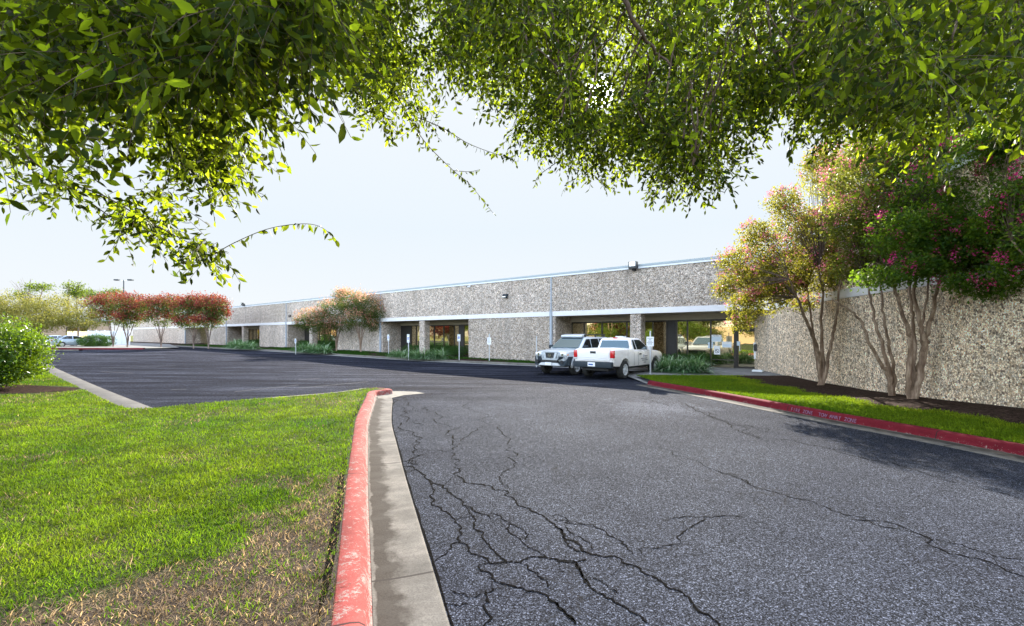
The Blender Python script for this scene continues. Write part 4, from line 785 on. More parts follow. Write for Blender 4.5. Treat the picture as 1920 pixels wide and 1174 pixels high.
bl4 = blobs_px([(1900, 420, 8.6, .55, .7, .55), (1930, 500, 8.2, .5, .6, .35), (1960, 380, 8.2, .9, .9, .8), (2010, 450, 7.6, .8, .9, .6), (1950, 290, 8.8, .9, .9, .7), (1880, 460, 8.9, .45, .5, .3), (1880, 255, 9.0, .7, .8, .6), (1925, 235, 8.6, .7, .7, .5)])
multi_tree('crepe_myrtle', 'crepe myrtle cut by the right edge of the photo, magenta blossoms', 'tree', b4, stems, bl4, 2900, 12, .066, .038, .10, LM['myrg'], (LM['mag'], 110, 34, .034, .045, -.7), 'crepe myrtles against the right wall', twigs=80)

# ---- middle pair and far red row
def small_myrtle(px, py, Y, H, blobs, lm, fl, label, group, nst=6, spread=.5, nc=900, dense=11, bark='myrtle_bark', lL=.10):
    z = float(gz((px - CX) / F * Y, Y)) + .1; b = np.array(((px - CX) / F * Y, Y, z)); stems = []
    for i in range(nst):
        a = i * 2 * math.pi / nst + RNG.uniform(-.3, .3); e = spread * RNG.uniform(.6, 1.2)
        stems.append(([(0, 0, -.1), (math.cos(a) * .12 * e * 2, math.sin(a) * .1, H * .18), (math.cos(a) * .45 * e * 2, math.sin(a) * .4, H * .38), (math.cos(a) * .8 * e * 2, math.sin(a) * .8, H * .6)], .065, .025))
    return multi_tree('crepe_myrtle', label, 'tree', b, stems, blobs_px(blobs), nc, dense, lL, lL * .55, .17, LM[lm], fl, group, bark, twigs=60)
G2 = 'half-pink crepe myrtles before the facade'
small_myrtle(631, 659, 42.6, 5.6, [(590, 598, 42.5, 1.7, 1.6, .9), (625, 582, 42.8, 1.6, 1.6, 1.0), (600, 612, 42.3, 1.4, 1.3, .7), (640, 610, 42.6, 1.2, 1.2, .7), (568, 606, 42.2, .8, .9, .6), (615, 628, 42.3, .9, .9, .4)], 'myrd', (LM['rose'], 330, 8, .11, .15, .25), 'left crepe myrtle of the middle pair, pale rose crown before the two windows', G2, nc=1100)
small_myrtle(676, 662, 41.0, 5.6, [(655, 565, 41.2, 1.5, 1.6, 1.0), (690, 575, 41.0, 1.7, 1.6, 1.1), (715, 590, 41.0, 1.1, 1.2, .9), (675, 598, 41.0, 1.6, 1.5, .8), (640, 552, 41.5, .7, .7, .45), (700, 610, 41.0, 1.0, 1.0, .5)], 'myrd', (LM['rose'], 360, 8, .11, .15, .35), 'right crepe myrtle of the middle pair, against the plain wall', G2, nc=1200)
G3 = 'rust red crepe myrtles at the far end'
for i, (px, Y, bl, lab) in enumerate([
    (212, 56, [(190, 575, 56, 2.0, 1.8, 1.1), (215, 570, 56, 2.0, 1.8, 1.2), (205, 596, 56, 2.2, 1.8, 1.0)], 'leftmost rust red crepe myrtle of the far row, beside the pale car'),
    (239, 54, [(245, 572, 54, 1.8, 1.8, 1.2), (258, 585, 54, 1.5, 1.5, 1.2), (240, 600, 54, 1.5, 1.5, .9)], 'second rust red crepe myrtle from the left in the far row'),
    (302, 53, [(290, 575, 53, 1.8, 1.8, 1.1), (318, 572, 53, 1.8, 1.8, 1.1), (300, 598, 53, 2.0, 1.6, 1.0)], 'middle rust red crepe myrtle of the far row'),
    (363, 52, [(350, 580, 52, 1.6, 1.6, 1.2), (370, 573, 52, 1.6, 1.6, 1.1), (352, 605, 52, 1.4, 1.4, .7)], 'fourth rust red crepe myrtle from the left in the far row'),
    (391, 51.5, [(400, 576, 51.5, 1.6, 1.6, 1.2), (408, 590, 51.5, 1.2, 1.2, .9), (390, 605, 51.5, 1.3, 1.2, .8)], 'rightmost rust red crepe myrtle of the far row, beside the recessed bay')]):
    small_myrtle(px, 651, Y, 5.8, bl, 'myrd', (LM['redt'], 420, 9, .14, .17, .10), lab, G3, nc=620, dense=10, bark='far_bark', lL=.14)

# ---- left shrub and hedges
def shrub(name, label, cat, base, blobs, nc, per, L, sig, mat, group=None, stem=True, shell=.6):
    base = np.array(base, float); t = empty(name, tuple(base), 0, label, cat, group); B = np.array(blobs, float)
    C, P, u = clump_points(B.tolist(), nc, per, sig, shell); V, T = leaf_quads(P, L, L * .55); mobj('foliage', np_mesh(V, T, 3), mat, t)
    if stem:
        lst = [(spline([(RNG.normal(0, .08), RNG.normal(0, .08), -.1), (c * .4).tolist(), c.tolist()], 4), np.linspace(.03, .005, 9)) for c in C[RNG.choice(len(C), 40)]]
        mobj('stems', tubes_mesh(lst, 5), M['tree_bark'], t)
    return t
sb = (-15.3, 13.3, .24)
shrub('round_shrub', 'big rounded bright green shrub in the mulch at the left edge', 'shrub', sb, [(-.2, 0, 1.15, 1.55, 1.4, 1.05), (-1.0, .2, 1.5, 1.2, 1.2, .8), (.75, 0, .95, .80, .9, .70), (.25, -.2, .65, 1.15, 1.0, .50), (.45, .1, 1.35, .7, .8, .55)], 2600, 12, .075, .09, LM['shrub'])
h = shrub('hedge', 'dark clipped hedge beside the pale parked car', 'hedge', (*dp(183, 651, 57)[:2], .28), [(-1.2, 0, .8, 1.2, .8, .8), (0, 0, .8, 1.2, .8, .85), (1.1, 0, .75, 1.0, .8, .75)], 700, 14, .10, .12, LM['hedge'], stem=False)
# strap-leaved clumps
def strap_mesh(seed, R=.55, H=.55, n=150):
    rng = np.random.default_rng(seed); V = []; T = []; o = 0
    a = rng.random(n) * 6.283; el = rng.uniform(.35, 1.45, n); L = R * rng.uniform(.8, 1.35, n)
    for i in range(n):
        d = np.array((math.cos(a[i]), math.sin(a[i]))); sd_ = np.array((-d[1], d[0])); wd = rng.uniform(.010, .018); b = rng.normal(0, .06, 2); pr = []
        for k, t in enumerate((0, .3, .6, .85, 1)):
            r = L[i] * (t * math.cos(el[i]) + .35 * t * t); z = L[i] * (math.sin(el[i]) * t * 1.25 - .75 * t ** 2.4 * (1.5 - el[i] * .6)); w2 = wd * (1 - t ** 3 * .9); c = b + d * r
            pr.append(((*(c - sd_ * w2), max(z, .01)), (*(c + sd_ * w2), max(z, .01))))
        for p in pr: V += [p[0], p[1]]
        for k in range(4): q = o + 2 * k; T += [(q, q + 1, q + 3), (q, q + 3, q + 2)]
        o += 10
    return np_mesh(np.array(V), np.array(T), 3)
SM = [strap_mesh(s_) for s_ in (1, 2, 3)]
for m_ in SM: m_.materials.append(M['blade_lt']); m_.name = 'strap_plant'
GS = 'strap-leaved plants along the facade'
def straps(lst, where):
    for i, (px, py, sc) in enumerate(lst):
        p = at(px, py, .12); o = bpy.data.objects.new('strap_plant', SM[i % 3]); link(o); o.location = p; o.rotation_euler = (0, 0, RNG.random() * 6); o.scale = (sc * 1.2, sc * 1.2, sc * 1.3)
        tag(o, where, 'plant', GS)
straps([(1240, 696, 1.1), (1253, 697.5, 1.1), (1266, 697, 1.1), (1279, 698.5, 1.15), (1293, 699, 1.15), (1306, 699.5, 1.3), (1314, 698, 1.1), (1258, 692, 1.1), (1274, 692.5, 1.0), (1246, 690, 1.1), (1296, 693, 1.0)], 'grey green strap-leaved clump in the bed between the white pickup and the glass door')
straps([(737, 669, .9), (747, 670, 1.0), (757, 671, 1.0), (771, 672, 1.15), (783, 673, 1.2), (797, 673.5, 1.2), (808, 673.5, 1.1), (818, 674, 1.2), (829, 674, 1.2)], 'grey green strap-leaved clump in the bed of the middle window bay')
straps([(560, 659.5, 1.2), (570, 660.5, 1.3), (580, 661, 1.4), (590, 662, 1.4), (600, 662.5, 1.3), (612, 663, 1.3)], 'green strap-leaved clump under the middle pair of pink trees')
straps([(432, 653.5, 1.5), (443, 654, 1.6), (454, 654.5, 1.6), (465, 655, 1.5), (474, 655.5, 1.3)], 'green strap-leaved clump in the far bay beside the red trees')
def hedge_row(s0, s1, q, h, label, w_=.4):
    c = P0 + D * (s0 + s1) / 2 + N * q; L2 = (s1 - s0) / 2; n_ = max(2, int((s1 - s0) / .7)); z = float(gz(*c)) + .1
    bl_ = [(*(D * (s_ - (s0 + s1) / 2)), h * .5, .55, w_, h * .52) for s_ in np.linspace(s0 + .4, s1 - .4, n_)]
    return shrub('hedge', label, 'hedge', (c[0], c[1], z), bl_, int(230 * (s1 - s0)), 12, .05, .07, LM['hedge'], stem=False)
hedge_row(-16.2, -8.9, .9, .80, 'clipped dark green hedge under the windows of the middle bay', .42)
hedge_row(-36.0, -27.8, .9, .85, 'clipped dark hedge below the windows behind the pink pair of trees', .45)
hedge_row(-54.5, -43.5, 1.0, .85, 'clipped dark hedge in the far recessed bay', .5)
hedge_row(6.6, 9.4, .75, .75, 'dark green low shrub against the entrance glazing', .45)

# ------------------------------------------------------------------ overhead canopy
BX = [-60, 0, 60, 130, 200, 250, 300, 380, 430, 470, 500, 540, 600, 620, 700, 740, 780, 820, 860, 930, 960, 1000, 1060, 1130, 1200, 1280, 1340, 1375, 1440, 1460, 1480, 1560, 1650, 1700, 1750, 1800, 1850, 1920, 2000]
BY = [320, 300, 280, 262, 250, 265, 325, 365, 350, 265, 185, 150, 140, 190, 225, 232, 185, 165, 168, 215, 300, 340, 325, 340, 345, 378, 365, 290, 258, 225, 240, 275, 262, 300, 318, 290, 235, 262, 280]
def bound(x): return np.interp(x, BX, BY)
def sprigs(A, Y, L, n=13, rng=RNG):
    """leafy twigs hanging from anchors A (n,3); returns leaf arrays + twig lines"""
    m = len(A); d = rng.normal(size=(m, 3)) * (1, 1, .55); d[:, 2] -= .75; d /= np.linalg.norm(d, axis=1)[:, None]
    r = rng.normal(size=(m, 3)); s = np.cross(d, r); s /= np.linalg.norm(s, axis=1)[:, None]
    k = np.arange(n); step = (L * .52)[:, None]
    base = A[:, None, :] + d[:, None, :] * (k[None, :, None] * step[:, :, None]) + np.array((0, 0, -1.)) * (k[None, :, None] * step[:, :, None]) ** 2 * .5
    sg = np.where(k % 2 == 0, 1, -1)[None, :, None]; ld = d[:, None, :] * .55 + sg * s[:, None, :] * .8 + rng.normal(0, .22, (m, n, 3)); ld[:, :, 2] -= .35; ld /= np.linalg.norm(ld, axis=2)[:, :, None]
    nn = np.cross(ld, np.broadcast_to(s[:, None, :] * sg, ld.shape)) + rng.normal(0, .45, ld.shape); w_ = np.cross(ld, nn); w_ /= np.linalg.norm(w_, axis=2)[:, :, None] + 1e-9; nn = np.cross(w_, ld)
    Lf = (L[:, None] * rng.uniform(.7, 1.2, (m, n)))[:, :, None]; W = Lf * .42
    f = lambda t, x, z: base + ld * Lf * t + w_ * W * x + nn * Lf * z
    V = np.stack((f(.0, 0, 0), f(.28, .42, .05), f(.28, -.42, .05), f(.62, .42, .02), f(.62, -.42, .02), f(.45, 0, -.02), f(1.0, 0, -.10)), 2).reshape(-1, 3)
    o = np.arange(m * n)[:, None] * 7; T = np.concatenate([o + list(q) for q in ((0, 5, 1), (0, 2, 5), (1, 5, 3), (2, 4, 5), (3, 5, 6), (5, 4, 6))], 0)
    return V, T, base
def sample(n, x0, x1, y0, marg, Yf, thr, seed, sc=70):
    x = RNG.uniform(x0, x1, n * 4); y = y0 + RNG.random(n * 4) * (bound(x) - marg - y0); k = fnoise(x / sc + 30, y / sc + 30, seed) > thr
    hole = ((x - 1462) / 30) ** 2 + ((y - 15) / 70) ** 2 < 1; k &= ~hole; k &= ~(((x - 1124) / 9) ** 2 + ((y - 166) / 16) ** 2 < 1); k &= (y < bound(x) - marg)
    x, y = x[k][:n], y[k][:n]; Y = Yf(len(x)); return np.stack(((x - CX) / F * Y, Y, CZ + (HY - y) / F * Y), 1)
T0 = np.array((-3.2, -4.6, 0)); tree = empty('shade_tree', tuple(T0), 0, 'large leafy shade tree whose hanging boughs fill the top of the picture', 'tree')
AA = [sample(6800, 560, 2000, -160, 72, lambda n: RNG.uniform(4.2, 8.0, n), .40, 51, 48), sample(1000, 600, 1960, -100, 60, lambda n: RNG.uniform(3.6, 5.0, n), .52, 52),
      sample(1700, -80, 640, -140, 78, lambda n: RNG.uniform(3.6, 6.4, n), .42, 53, 50), sample(760, -80, 600, -100, 150, lambda n: RNG.uniform(2.0, 3.3, n), .46, 54, 80),
      sample(260, 1550, 2000, -80, 120, lambda n: RNG.uniform(2.4, 3.6, n), .45, 55, 90), sample(60, 620, 1500, -100, 190, lambda n: RNG.uniform(2.6, 3.4, n), .5, 56)]
AA.append(sample(1900, 300, 1720, -160, 75, lambda n: RNG.uniform(9.0, 12.5, n), .38, 57, 45)); AA.append(sample(800, -100, 620, -160, 80, lambda n: RNG.uniform(6.4, 9.0, n), .40, 58, 45))
LL = [.076, .070, .074, .082, .076, .070, .10, .09]
# explicit hanging sprays (photo-measured): (path, depth)
SPR = [([(-20, 240), (60, 300), (110, 337), (190, 365), (260, 405), (330, 443), (400, 478)], 3.0, .008), ([(170, 380), (215, 410), (270, 425)], 3.0, .004), ([(400, 478), (440, 455), (500, 430), (560, 420), (600, 425), (630, 450)], 3.0, .003),
       ([(745, 180), (770, 225), (800, 270), (850, 320), (880, 345), (925, 400)], 4.2, .005), ([(770, 215), (830, 240), (880, 270), (940, 292), (962, 296)], 4.2, .004), ([(850, 320), (880, 322), (900, 318)], 4.2, .003), ([(690, 110), (745, 180)], 4.0, .006), ([(600, 60), (650, 130), (690, 190), (725, 235)], 4.0, .005),
       ([(390, 230), (420, 300), (435, 350)], 2.9, .004), ([(1340, 270), (1345, 330), (1330, 372)], 5.2, .005), ([(1050, 300), (1010, 330), (1003, 348)], 5.0, .004), ([(1780, 200), (1770, 280), (1750, 315)], 2.8, .004), ([(110, 262), (150, 275), (185, 282)], 3.4, .003)]
pieces = []; lines = []
for A, l in zip(AA, LL):
    V, T, base = sprigs(A, None, np.full(len(A), l)); pieces.append((V, T)); lines.append(base[::2] if len(A) > 1000 else base)
br = []
def along(path, Y, r, L=.058, dens=1.0):
    P = spline([dp(x, y, Y + .12 * math.sin(i)) for i, (x, y) in enumerate(path)], 6); br.append((P, np.linspace(r, .0015, len(P))))
    seg = np.linalg.norm(np.diff(P, axis=0), axis=1).sum(); n = max(4, int(seg / (L * .45) * dens)); t = np.linspace(.05, 1, n) * (len(P) - 1); i0 = np.minimum(t.astype(int), len(P) - 2); C = P[i0] + (P[i0 + 1] - P[i0]) * (t - i0)[:, None]
    return C
for i, (path, Y, r) in enumerate(SPR):
    C = along(path, Y, r)
    V, T, base = sprigs(C, None, np.full(len(C), .058 if Y < 3.5 else .054), 1); pieces.append((V, T))
for (x, y, rp, Y, n) in ((95, 350, 40, 3.0, 18), (120, 350, 42, 3.1, 16), (250, 405, 42, 3.0, 30), (300, 385, 36, 3.05, 18), (290, 430, 32, 3.0, 14), (372, 462, 30, 3.0, 18), (405, 475, 22, 3.0, 9), (25, 290, 45, 3.2, 20), (410, 300, 60, 2.9, 40), (350, 300, 60, 2.8, 44), (430, 330, 30, 2.9, 10), (420, 375, 14, 2.9, 3), (690, 190, 40, 4.1, 22), (800, 230, 25, 4.2, 10), (770, 200, 28, 4.2, 16), (715, 215, 24, 4.0, 12), (1760, 290, 22, 2.8, 5), (1270, 330, 60, 5.2, 60), (1120, 300, 60, 5.4, 50), (1330, 330, 30, 5.2, 24), (1545, 250, 40, 4.2, 26)):
    q = RNG.normal(size=(n, 2)) * rp * .5; Yc = Y + RNG.normal(0, .18, n); C = np.stack(((x + q[:, 0] - CX) / F * Yc, Yc, CZ + (HY - (y + q[:, 1] - rp * .3)) / F * Yc), 1); V, T, base = sprigs(C, None, np.full(n, .058), 8); pieces.append((V, T)); lines.append(base)
o = 0; VV = []; TT = []
for V, T in pieces: VV.append(V); TT.append(T + o); o += len(V)
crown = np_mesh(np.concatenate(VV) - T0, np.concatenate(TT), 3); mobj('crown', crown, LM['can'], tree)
# twigs as thin three-sided tubes
tv = []; tq = []; o = 0
for base in lines:
    m, n, _ = base.shape; off = np.array([(0, 0, 1), (.87, 0, -.5), (-.87, 0, -.5)]) * .0016; V = (base[:, :, None, :] + off[None, None]).reshape(-1, 3)
    i = (np.arange(m)[:, None, None] * n + np.arange(n - 1)[None, :, None]) * 3; j = np.arange(3)[None, None, :]; j2 = (j + 1) % 3; tq.append(np.stack((i + j, i + j2, i + 3 + j2, i + 3 + j), -1).reshape(-1, 4) + o); tv.append(V); o += len(V)
mobj('twigs', np_mesh(np.concatenate(tv) - T0, np.concatenate(tq), 4), M['tree_bark'], tree)
fork = np.array((-3.1, -4.2, 3.2))
BR = [([(1130, -260), (1160, -60), (1176, 12), (1205, 66), (1232, 100), (1262, 122)], 4.1, .030), ([(1176, 12), (1150, 60), (1110, 100), (1080, 130)], 4.15, .011), ([(1205, 66), (1180, 130), (1165, 190)], 4.1, .010), ([(1040, -200), (1035, 0), (1045, 80), (1048, 150)], 4.2, .015), ([(985, -160), (995, 20), (985, 90), (960, 120)], 5.4, .014), ([(1400, -200), (1390, 0), (1380, 90), (1372, 150)], 5.8, .018),
      ([(1700, -220), (1560, -30), (1500, 25), (1492, 60), (1500, 130)], 5.0, .03), ([(1560, 0), (1610, 60), (1640, 140), (1645, 210)], 3.4, .014), ([(1700, -100), (1790, 10), (1785, 70), (1775, 130)], 3.2, .013), ([(1830, -150), (1850, 20), (1830, 120), (1830, 200)], 4.0, .014), ([(1290, -150), (1280, 0), (1260, 80), (1225, 110)], 6.0, .02),
      ([(330, -200), (300, 20), (210, 130), (120, 200), (60, 260)], 3.6, .02), ([(180, -150), (170, 50), (230, 140), (300, 210)], 3.4, .016), ([(500, -150), (480, 20), (540, 45), (640, 60)], 3.5, .014), ([(1236, 100), (1215, 160), (1190, 200)], 4.1, .007), ([(820, -150), (815, 0), (850, 80), (840, 140)], 5.2, .016), ([(1640, 60), (1700, 160)], 4.5, .012), ([(1100, -100), (1090, 20), (1120, 90)], 5.9, .012)]
for path, Y, r in BR:
    P = spline([dp(x, y, Y + .1 * math.sin(i * 2)) for i, (x, y) in enumerate(path)], 5); P[1:-1] += RNG.normal(0, .012, (len(P) - 2, 3)); br.append((P, np.linspace(r, r * .3, len(P))))
    if path[0][1] < -90: br.append((spline([fork, (fork + P[0]) / 2 + (0, 0, 1.0), P[0]], 6), np.linspace(.09, r, 13)))
for i in range(420):   # fine dark branchlets through the crown
    A = AA[i % 2][RNG.integers(len(AA[i % 2]))]; e = A + RNG.normal(0, .22, 3) + np.array((0, 0, .55)); m = (A + e) / 2 + RNG.normal(0, .06, 3); br.append((spline([A, m, e], 4), np.linspace(.009, .003, 9)))
mobj('branches', tubes_mesh([(p - T0, r) for p, r in br], 7), M['tree_bark'], tree)
mobj('trunk', tubes_mesh([([(0, 0, -.1), (.02, .05, .8), (-.02, .15, 1.9), (.08, .38, 3.2)], [.34, .25, .22, .19]), ([(.08, .38, 3.1), (-.5, .2, 4.4), (-1.2, -.3, 6.2)], [.17, .13, .08]), ([(.08, .38, 3.1), (.6, 1.0, 4.6), (1.4, 1.9, 6.0)], [.17, .13, .08])], 14), M['tree_bark'], tree)

# ------------------------------------------------------------------ far left background
bg = blobs_px([(60, 590, 50, 3.2, 3, 2.0), (110, 582, 50, 2.8, 3, 1.9), (20, 575, 50, 2.8, 3, 1.8), (145, 600, 49, 1.9, 2, 1.1), (-40, 590, 50, 3, 3, 2.5), (85, 605, 48, 2.6, 2.5, 1.0), (165, 608, 48, .9, 1, .5)])
zb = .28
multi_tree('broad_tree', 'spreading yellow green tree with grey hanging twigs behind the parked cars', 'tree', (dp(60, 0, 51)[0], 51, zb), [([(0, 0, 0), (.1, 0, 1.2), (-1.5, 0, 2.8), (-3, 0, 5)], .22, .06), ([(0, 0, 0), (.3, 0, 1.5), (2.2, -.3, 3.0), (4.5, -.5, 4.0)], .2, .05), ([(0, 0, 0), (0, .2, 2), (.5, 0, 4), (1.2, 0, 6.8)], .18, .04)], bg, 2000, 14, .20, .06, .26, LM['mesq'], None, None, 'far_bark', twigs=220, droop=.6)
def far_tree(px, Y, top, blobs, label, mat='green', nc=250, per=8, bare=10):
    b = np.array(((px - CX) / F * Y, Y, .25)); H = CZ + (HY - top) / F * Y
    stems = [([(0, 0, 0), (.1, 0, H * .4), (-.2, 0, H * .7), (.2, 0, H * .97)], .14, .03)] + [([(0, 0, H * .45), (RNG.uniform(-1, 1), 0, H * .6), (RNG.uniform(-2.6, 2.6), 0, H * RNG.uniform(.85, 1.0))], .06, .012) for _ in range(bare)]
    return multi_tree('thin_tree', label, 'tree', b, stems, blobs_px(blobs), nc, per, .22, .12, .3, LM[mat], None, 'thin trees beyond the car park', 'far_bark', twigs=40)
far_tree(146, 66, 530, [(140, 540, 66, 1.1, 1, .9), (146, 550, 66, .9, 1, .8), (134, 552, 66, .8, .8, .5)], 'thin sparse tree right beside the utility pole', nc=160, bare=6)
far_tree(172, 70, 545, [(165, 552, 70, 1.2, 1, .8), (182, 556, 70, 1.0, 1, .6)], 'thin sparse tree above the leftmost red crepe myrtle', nc=130)
far_tree(205, 72, 541, [(213, 548, 72, 1.2, 1, .6), (196, 553, 72, .9, .8, .6)], 'thin sparse tree nearest the tall car park lamp', nc=110)
far_tree(55, 60, 524, [(62, 540, 60, 1.4, 1, .5), (85, 538, 60, 1.0, 1, .4), (35, 552, 60, 1.2, 1, .4)], 'half bare tree rising over the broad tree at far left', nc=120, bare=16)
def pole(px, Y, top, r, label, name, cat, lamp=False):
    H = CZ + (HY - top) / F * Y - .2; t = empty(name, ((px - CX) / F * Y, Y, .2), 0, label, cat)
    bm = bmesh.new(); cyl(bm, (0, 0, H / 2), r, H, seg=10, r2=r * .7); mobj('pole', bm_mesh(bm, 40), M['far_bark'] if not lamp else M['cargrey'], t)
    if lamp:
        bm = bmesh.new(); bx(bm, -.9, .9, -.05, .05, H - .15, H - .05); mobj('arm', bm_mesh(bm), M['galv'], t)
        for sx in (-1, 1):
            bm = bmesh.new(); bx(bm, sx * 1.3 - .45, sx * 1.3 + .45, -.3, .3, H - .12, H + .12); bevel(bm, .04, 1); mobj('lamp_head', bm_mesh(bm), M['cargrey'], t)
    else:
        bm = bmesh.new(); bx(bm, -.9, .9, -.06, .06, H - 1.2, H - 1.05); mobj('crossarm', bm_mesh(bm), M['far_bark'], t)
    return t
pole(128.5, 75, 528, .17, 'dark wooden utility pole rising behind the broad tree', 'utility_pole', 'pole'); pole(232, 88, 525, .13, 'tall car park lamp with two heads behind the red trees', 'car_park_lamp', 'street lamp', True)
# neighbouring building behind the cars
nb = empty('distant_building', (-70, 74, .2), math.atan2(N[1], N[0]), 'low tan building seen between the parked cars and the tree', 'building')
bm = bmesh.new(); bx(bm, -22, 3.5, 0, 10, 0, 3.9); mobj('wall', bm_mesh(bm), plain('tan_wall', (.38, .28, .20), .85), nb)
bm = bmesh.new(); bx(bm, -22.3, 3.8, -.3, 10.3, 3.9, 4.25); mobj('roof', bm_mesh(bm), M['cap_grey'], nb)
for i in range(4):
    bm = bmesh.new(); x = -18 + i * 5.4; bx(bm, x, x + 2.6, -.06, .05, .1, 2.9); w_ = mobj('window', bm_mesh(bm), M['frame'], nb); bm = bmesh.new(); bx(bm, x + .12, x + 2.48, -.09, -.055, .3, 2.75); mobj('pane', bm_mesh(bm), M['glass'], w_)
wf = empty('white_fence', (*dp(204, 0, 66)[:2], .25), .2, 'white panel fence behind the hedge and red trees', 'fence'); bm = bmesh.new()
for i in range(5): bx(bm, -2.6 + i * 1.05, -2.6 + i * 1.05 + 1.0, -.03, .03, 0, 2.2)
mobj('fence_panel', bm_mesh(bm), M['cap_white'], wf)
for i in range(6): bm = bmesh.new(); bx(bm, -2.65 + i * 1.05, -2.57 + i * 1.05, -.06, .06, 0, 2.3); mobj('post', bm_mesh(bm), M['cap_white'], wf)
# far raised verge with its red kerb
f0, f1, f2 = at(60, 655.5)[:2], at(268, 655.5)[:2], at(330, 654.5)[:2]
kf = sweep(np.array([f0 + (f1 - f0) * t for t in np.linspace(0, 1, 8)]), [(-.3, -.05), (-.3, .16), (-.02, .16), (0, 0), (0, -.04)], M['maroon'], 'kerb'); tag(kf, kind='structure')
vz = sheet([f0 + (0, .3), f1 + (0, .3), f2 + (0, .5), BL(-70, -3.2, 0)[:2], BL(-108, -3.0, 0)[:2], (-80, 70), (-75, 50)], .13, M['walk'], 'far_pavement', 3); tag(vz, kind='structure')
ki = at(95, 658)[:2]; kj = at(148, 657.8)[:2]
kk = sweep(np.array([ki, (ki + kj) / 2, kj]), [(-.5, -.03), (-.5, .10), (-.02, .12), (0, 0), (0, -.04)], M['kerbc'], 'kerb'); tag(kk, kind='structure')
# trees left of the frame that the glazing mirrors
for i, (x, y, lm, lab) in enumerate([(-27, 3, 'green', 'leafy tree left of the lawn, outside the picture, nearest'), (-33, -4, 'myrg', 'leafy tree left of the lawn, outside the picture, behind the first'), (-34, 9, 'redt', 'rust red tree left of the lawn, outside the picture'), (-40, 2, 'green', 'leafy tree farthest left, outside the picture'), (-24, -7, 'mesq', 'yellow green tree behind the camera to the left'), (-42, 16, 'green', 'leafy tree left of the car park, outside the picture'), (-30, 13, 'green', 'leafy tree by the lot edge, outside the picture'), (-36, 5, 'mesq', 'yellow green tree by the lot edge, outside the picture'), (-29, -2, 'mesq', 'yellow green tree beside the lawn, outside the picture'), (-52, 24, 'mesq', 'yellow green tree left of the car park, outside the picture'), (-60, 31, 'green', 'leafy tree at the far left of the car park, outside the picture'), (-63, 38, 'redt', 'rust red tree at the far left of the car park, outside the picture'), (-62, 45, 'green', 'leafy tree farthest down the car park, outside the picture'), (-66, 34, 'mesq', 'yellow green tree behind the far left row, outside the picture')]):
    bl_ = [(x + RNG.normal(0, 1.4), y + RNG.normal(0, 1.4), RNG.uniform(1.6, 6.0), 2.0, 2.0, 1.2) for _ in range(10)]
    multi_tree('roadside_tree', lab, 'tree', (x, y, .1), [([(0, 0, 0), (.1, 0, 1.5), (-.4, .2, 3), (-1, .3, 5)], .2, .06), ([(0, 0, 0), (.2, 0, 1.8), (.8, .2, 3.4), (1.4, 0, 5)], .16, .05)], bl_, 1500, 9, .20, .11, .24, LM[lm], None, 'roadside trees left of the lawn', 'far_bark', twigs=40)
nb2 = empty('distant_building', (-62, -8, 0), math.atan2(.87, -.49), 'long cream building beyond the roadside trees, outside the picture', 'building')
bm = bmesh.new(); bx(bm, -25, 25, -8, 0, 0, 3.4); mobj('wall', bm_mesh(bm), plain('cream_wall', (.34, .27, .18), .85), nb2)
for i in range(7): bm = bmesh.new(); x = -22 + i * 6.6; bx(bm, x, x + 3.4, -.05, .06, .9, 2.6); mobj('window', bm_mesh(bm), M['glass'], nb2)

# ------------------------------------------------------------------ vehicles
def loft(secs, mirror=True, bev=None):
    """secs: list of (x, [(y,z)...]) half profiles from bottom centre side up to top centre; mirrored in y"""
    bm = bmesh.new(); rings = []
    for x, pr in secs:
        full = [(y, z) for y, z in pr] + [(-y, z) for y, z in reversed(pr) if y > 1e-4]; rings.append([bm.verts.new((x if not callable(x) else x(y, z), y, z)) for y, z in full])
    k = len(rings[0])
    for a_, b_ in zip(rings[:-1], rings[1:]):
        for i in range(k): j = (i + 1) % k; bm.faces.new((a_[i], a_[j], b_[j], b_[i]))
    bm.faces.new(rings[0]); bm.faces.new(rings[-1]); bmesh.ops.recalc_face_normals(bm, faces=bm.faces); return bm
def boolcut(me, cut_bm):
    o1 = bpy.data.objects.new('a', me); COL.objects.link(o1); cm_ = bpy.data.meshes.new('c'); bmesh.ops.recalc_face_normals(cut_bm, faces=cut_bm.faces); cut_bm.to_mesh(cm_); cut_bm.free()
    o2 = bpy.data.objects.new('b', cm_); COL.objects.link(o2); md = o1.modifiers.new('b', 'BOOLEAN'); md.operation = 'DIFFERENCE'; md.object = o2; md.solver = 'EXACT'
    dg = bpy.context.evaluated_depsgraph_get(); r = bpy.data.meshes.new_from_object(o1.evaluated_get(dg)); bpy.data.objects.remove(o1); bpy.data.objects.remove(o2); return r
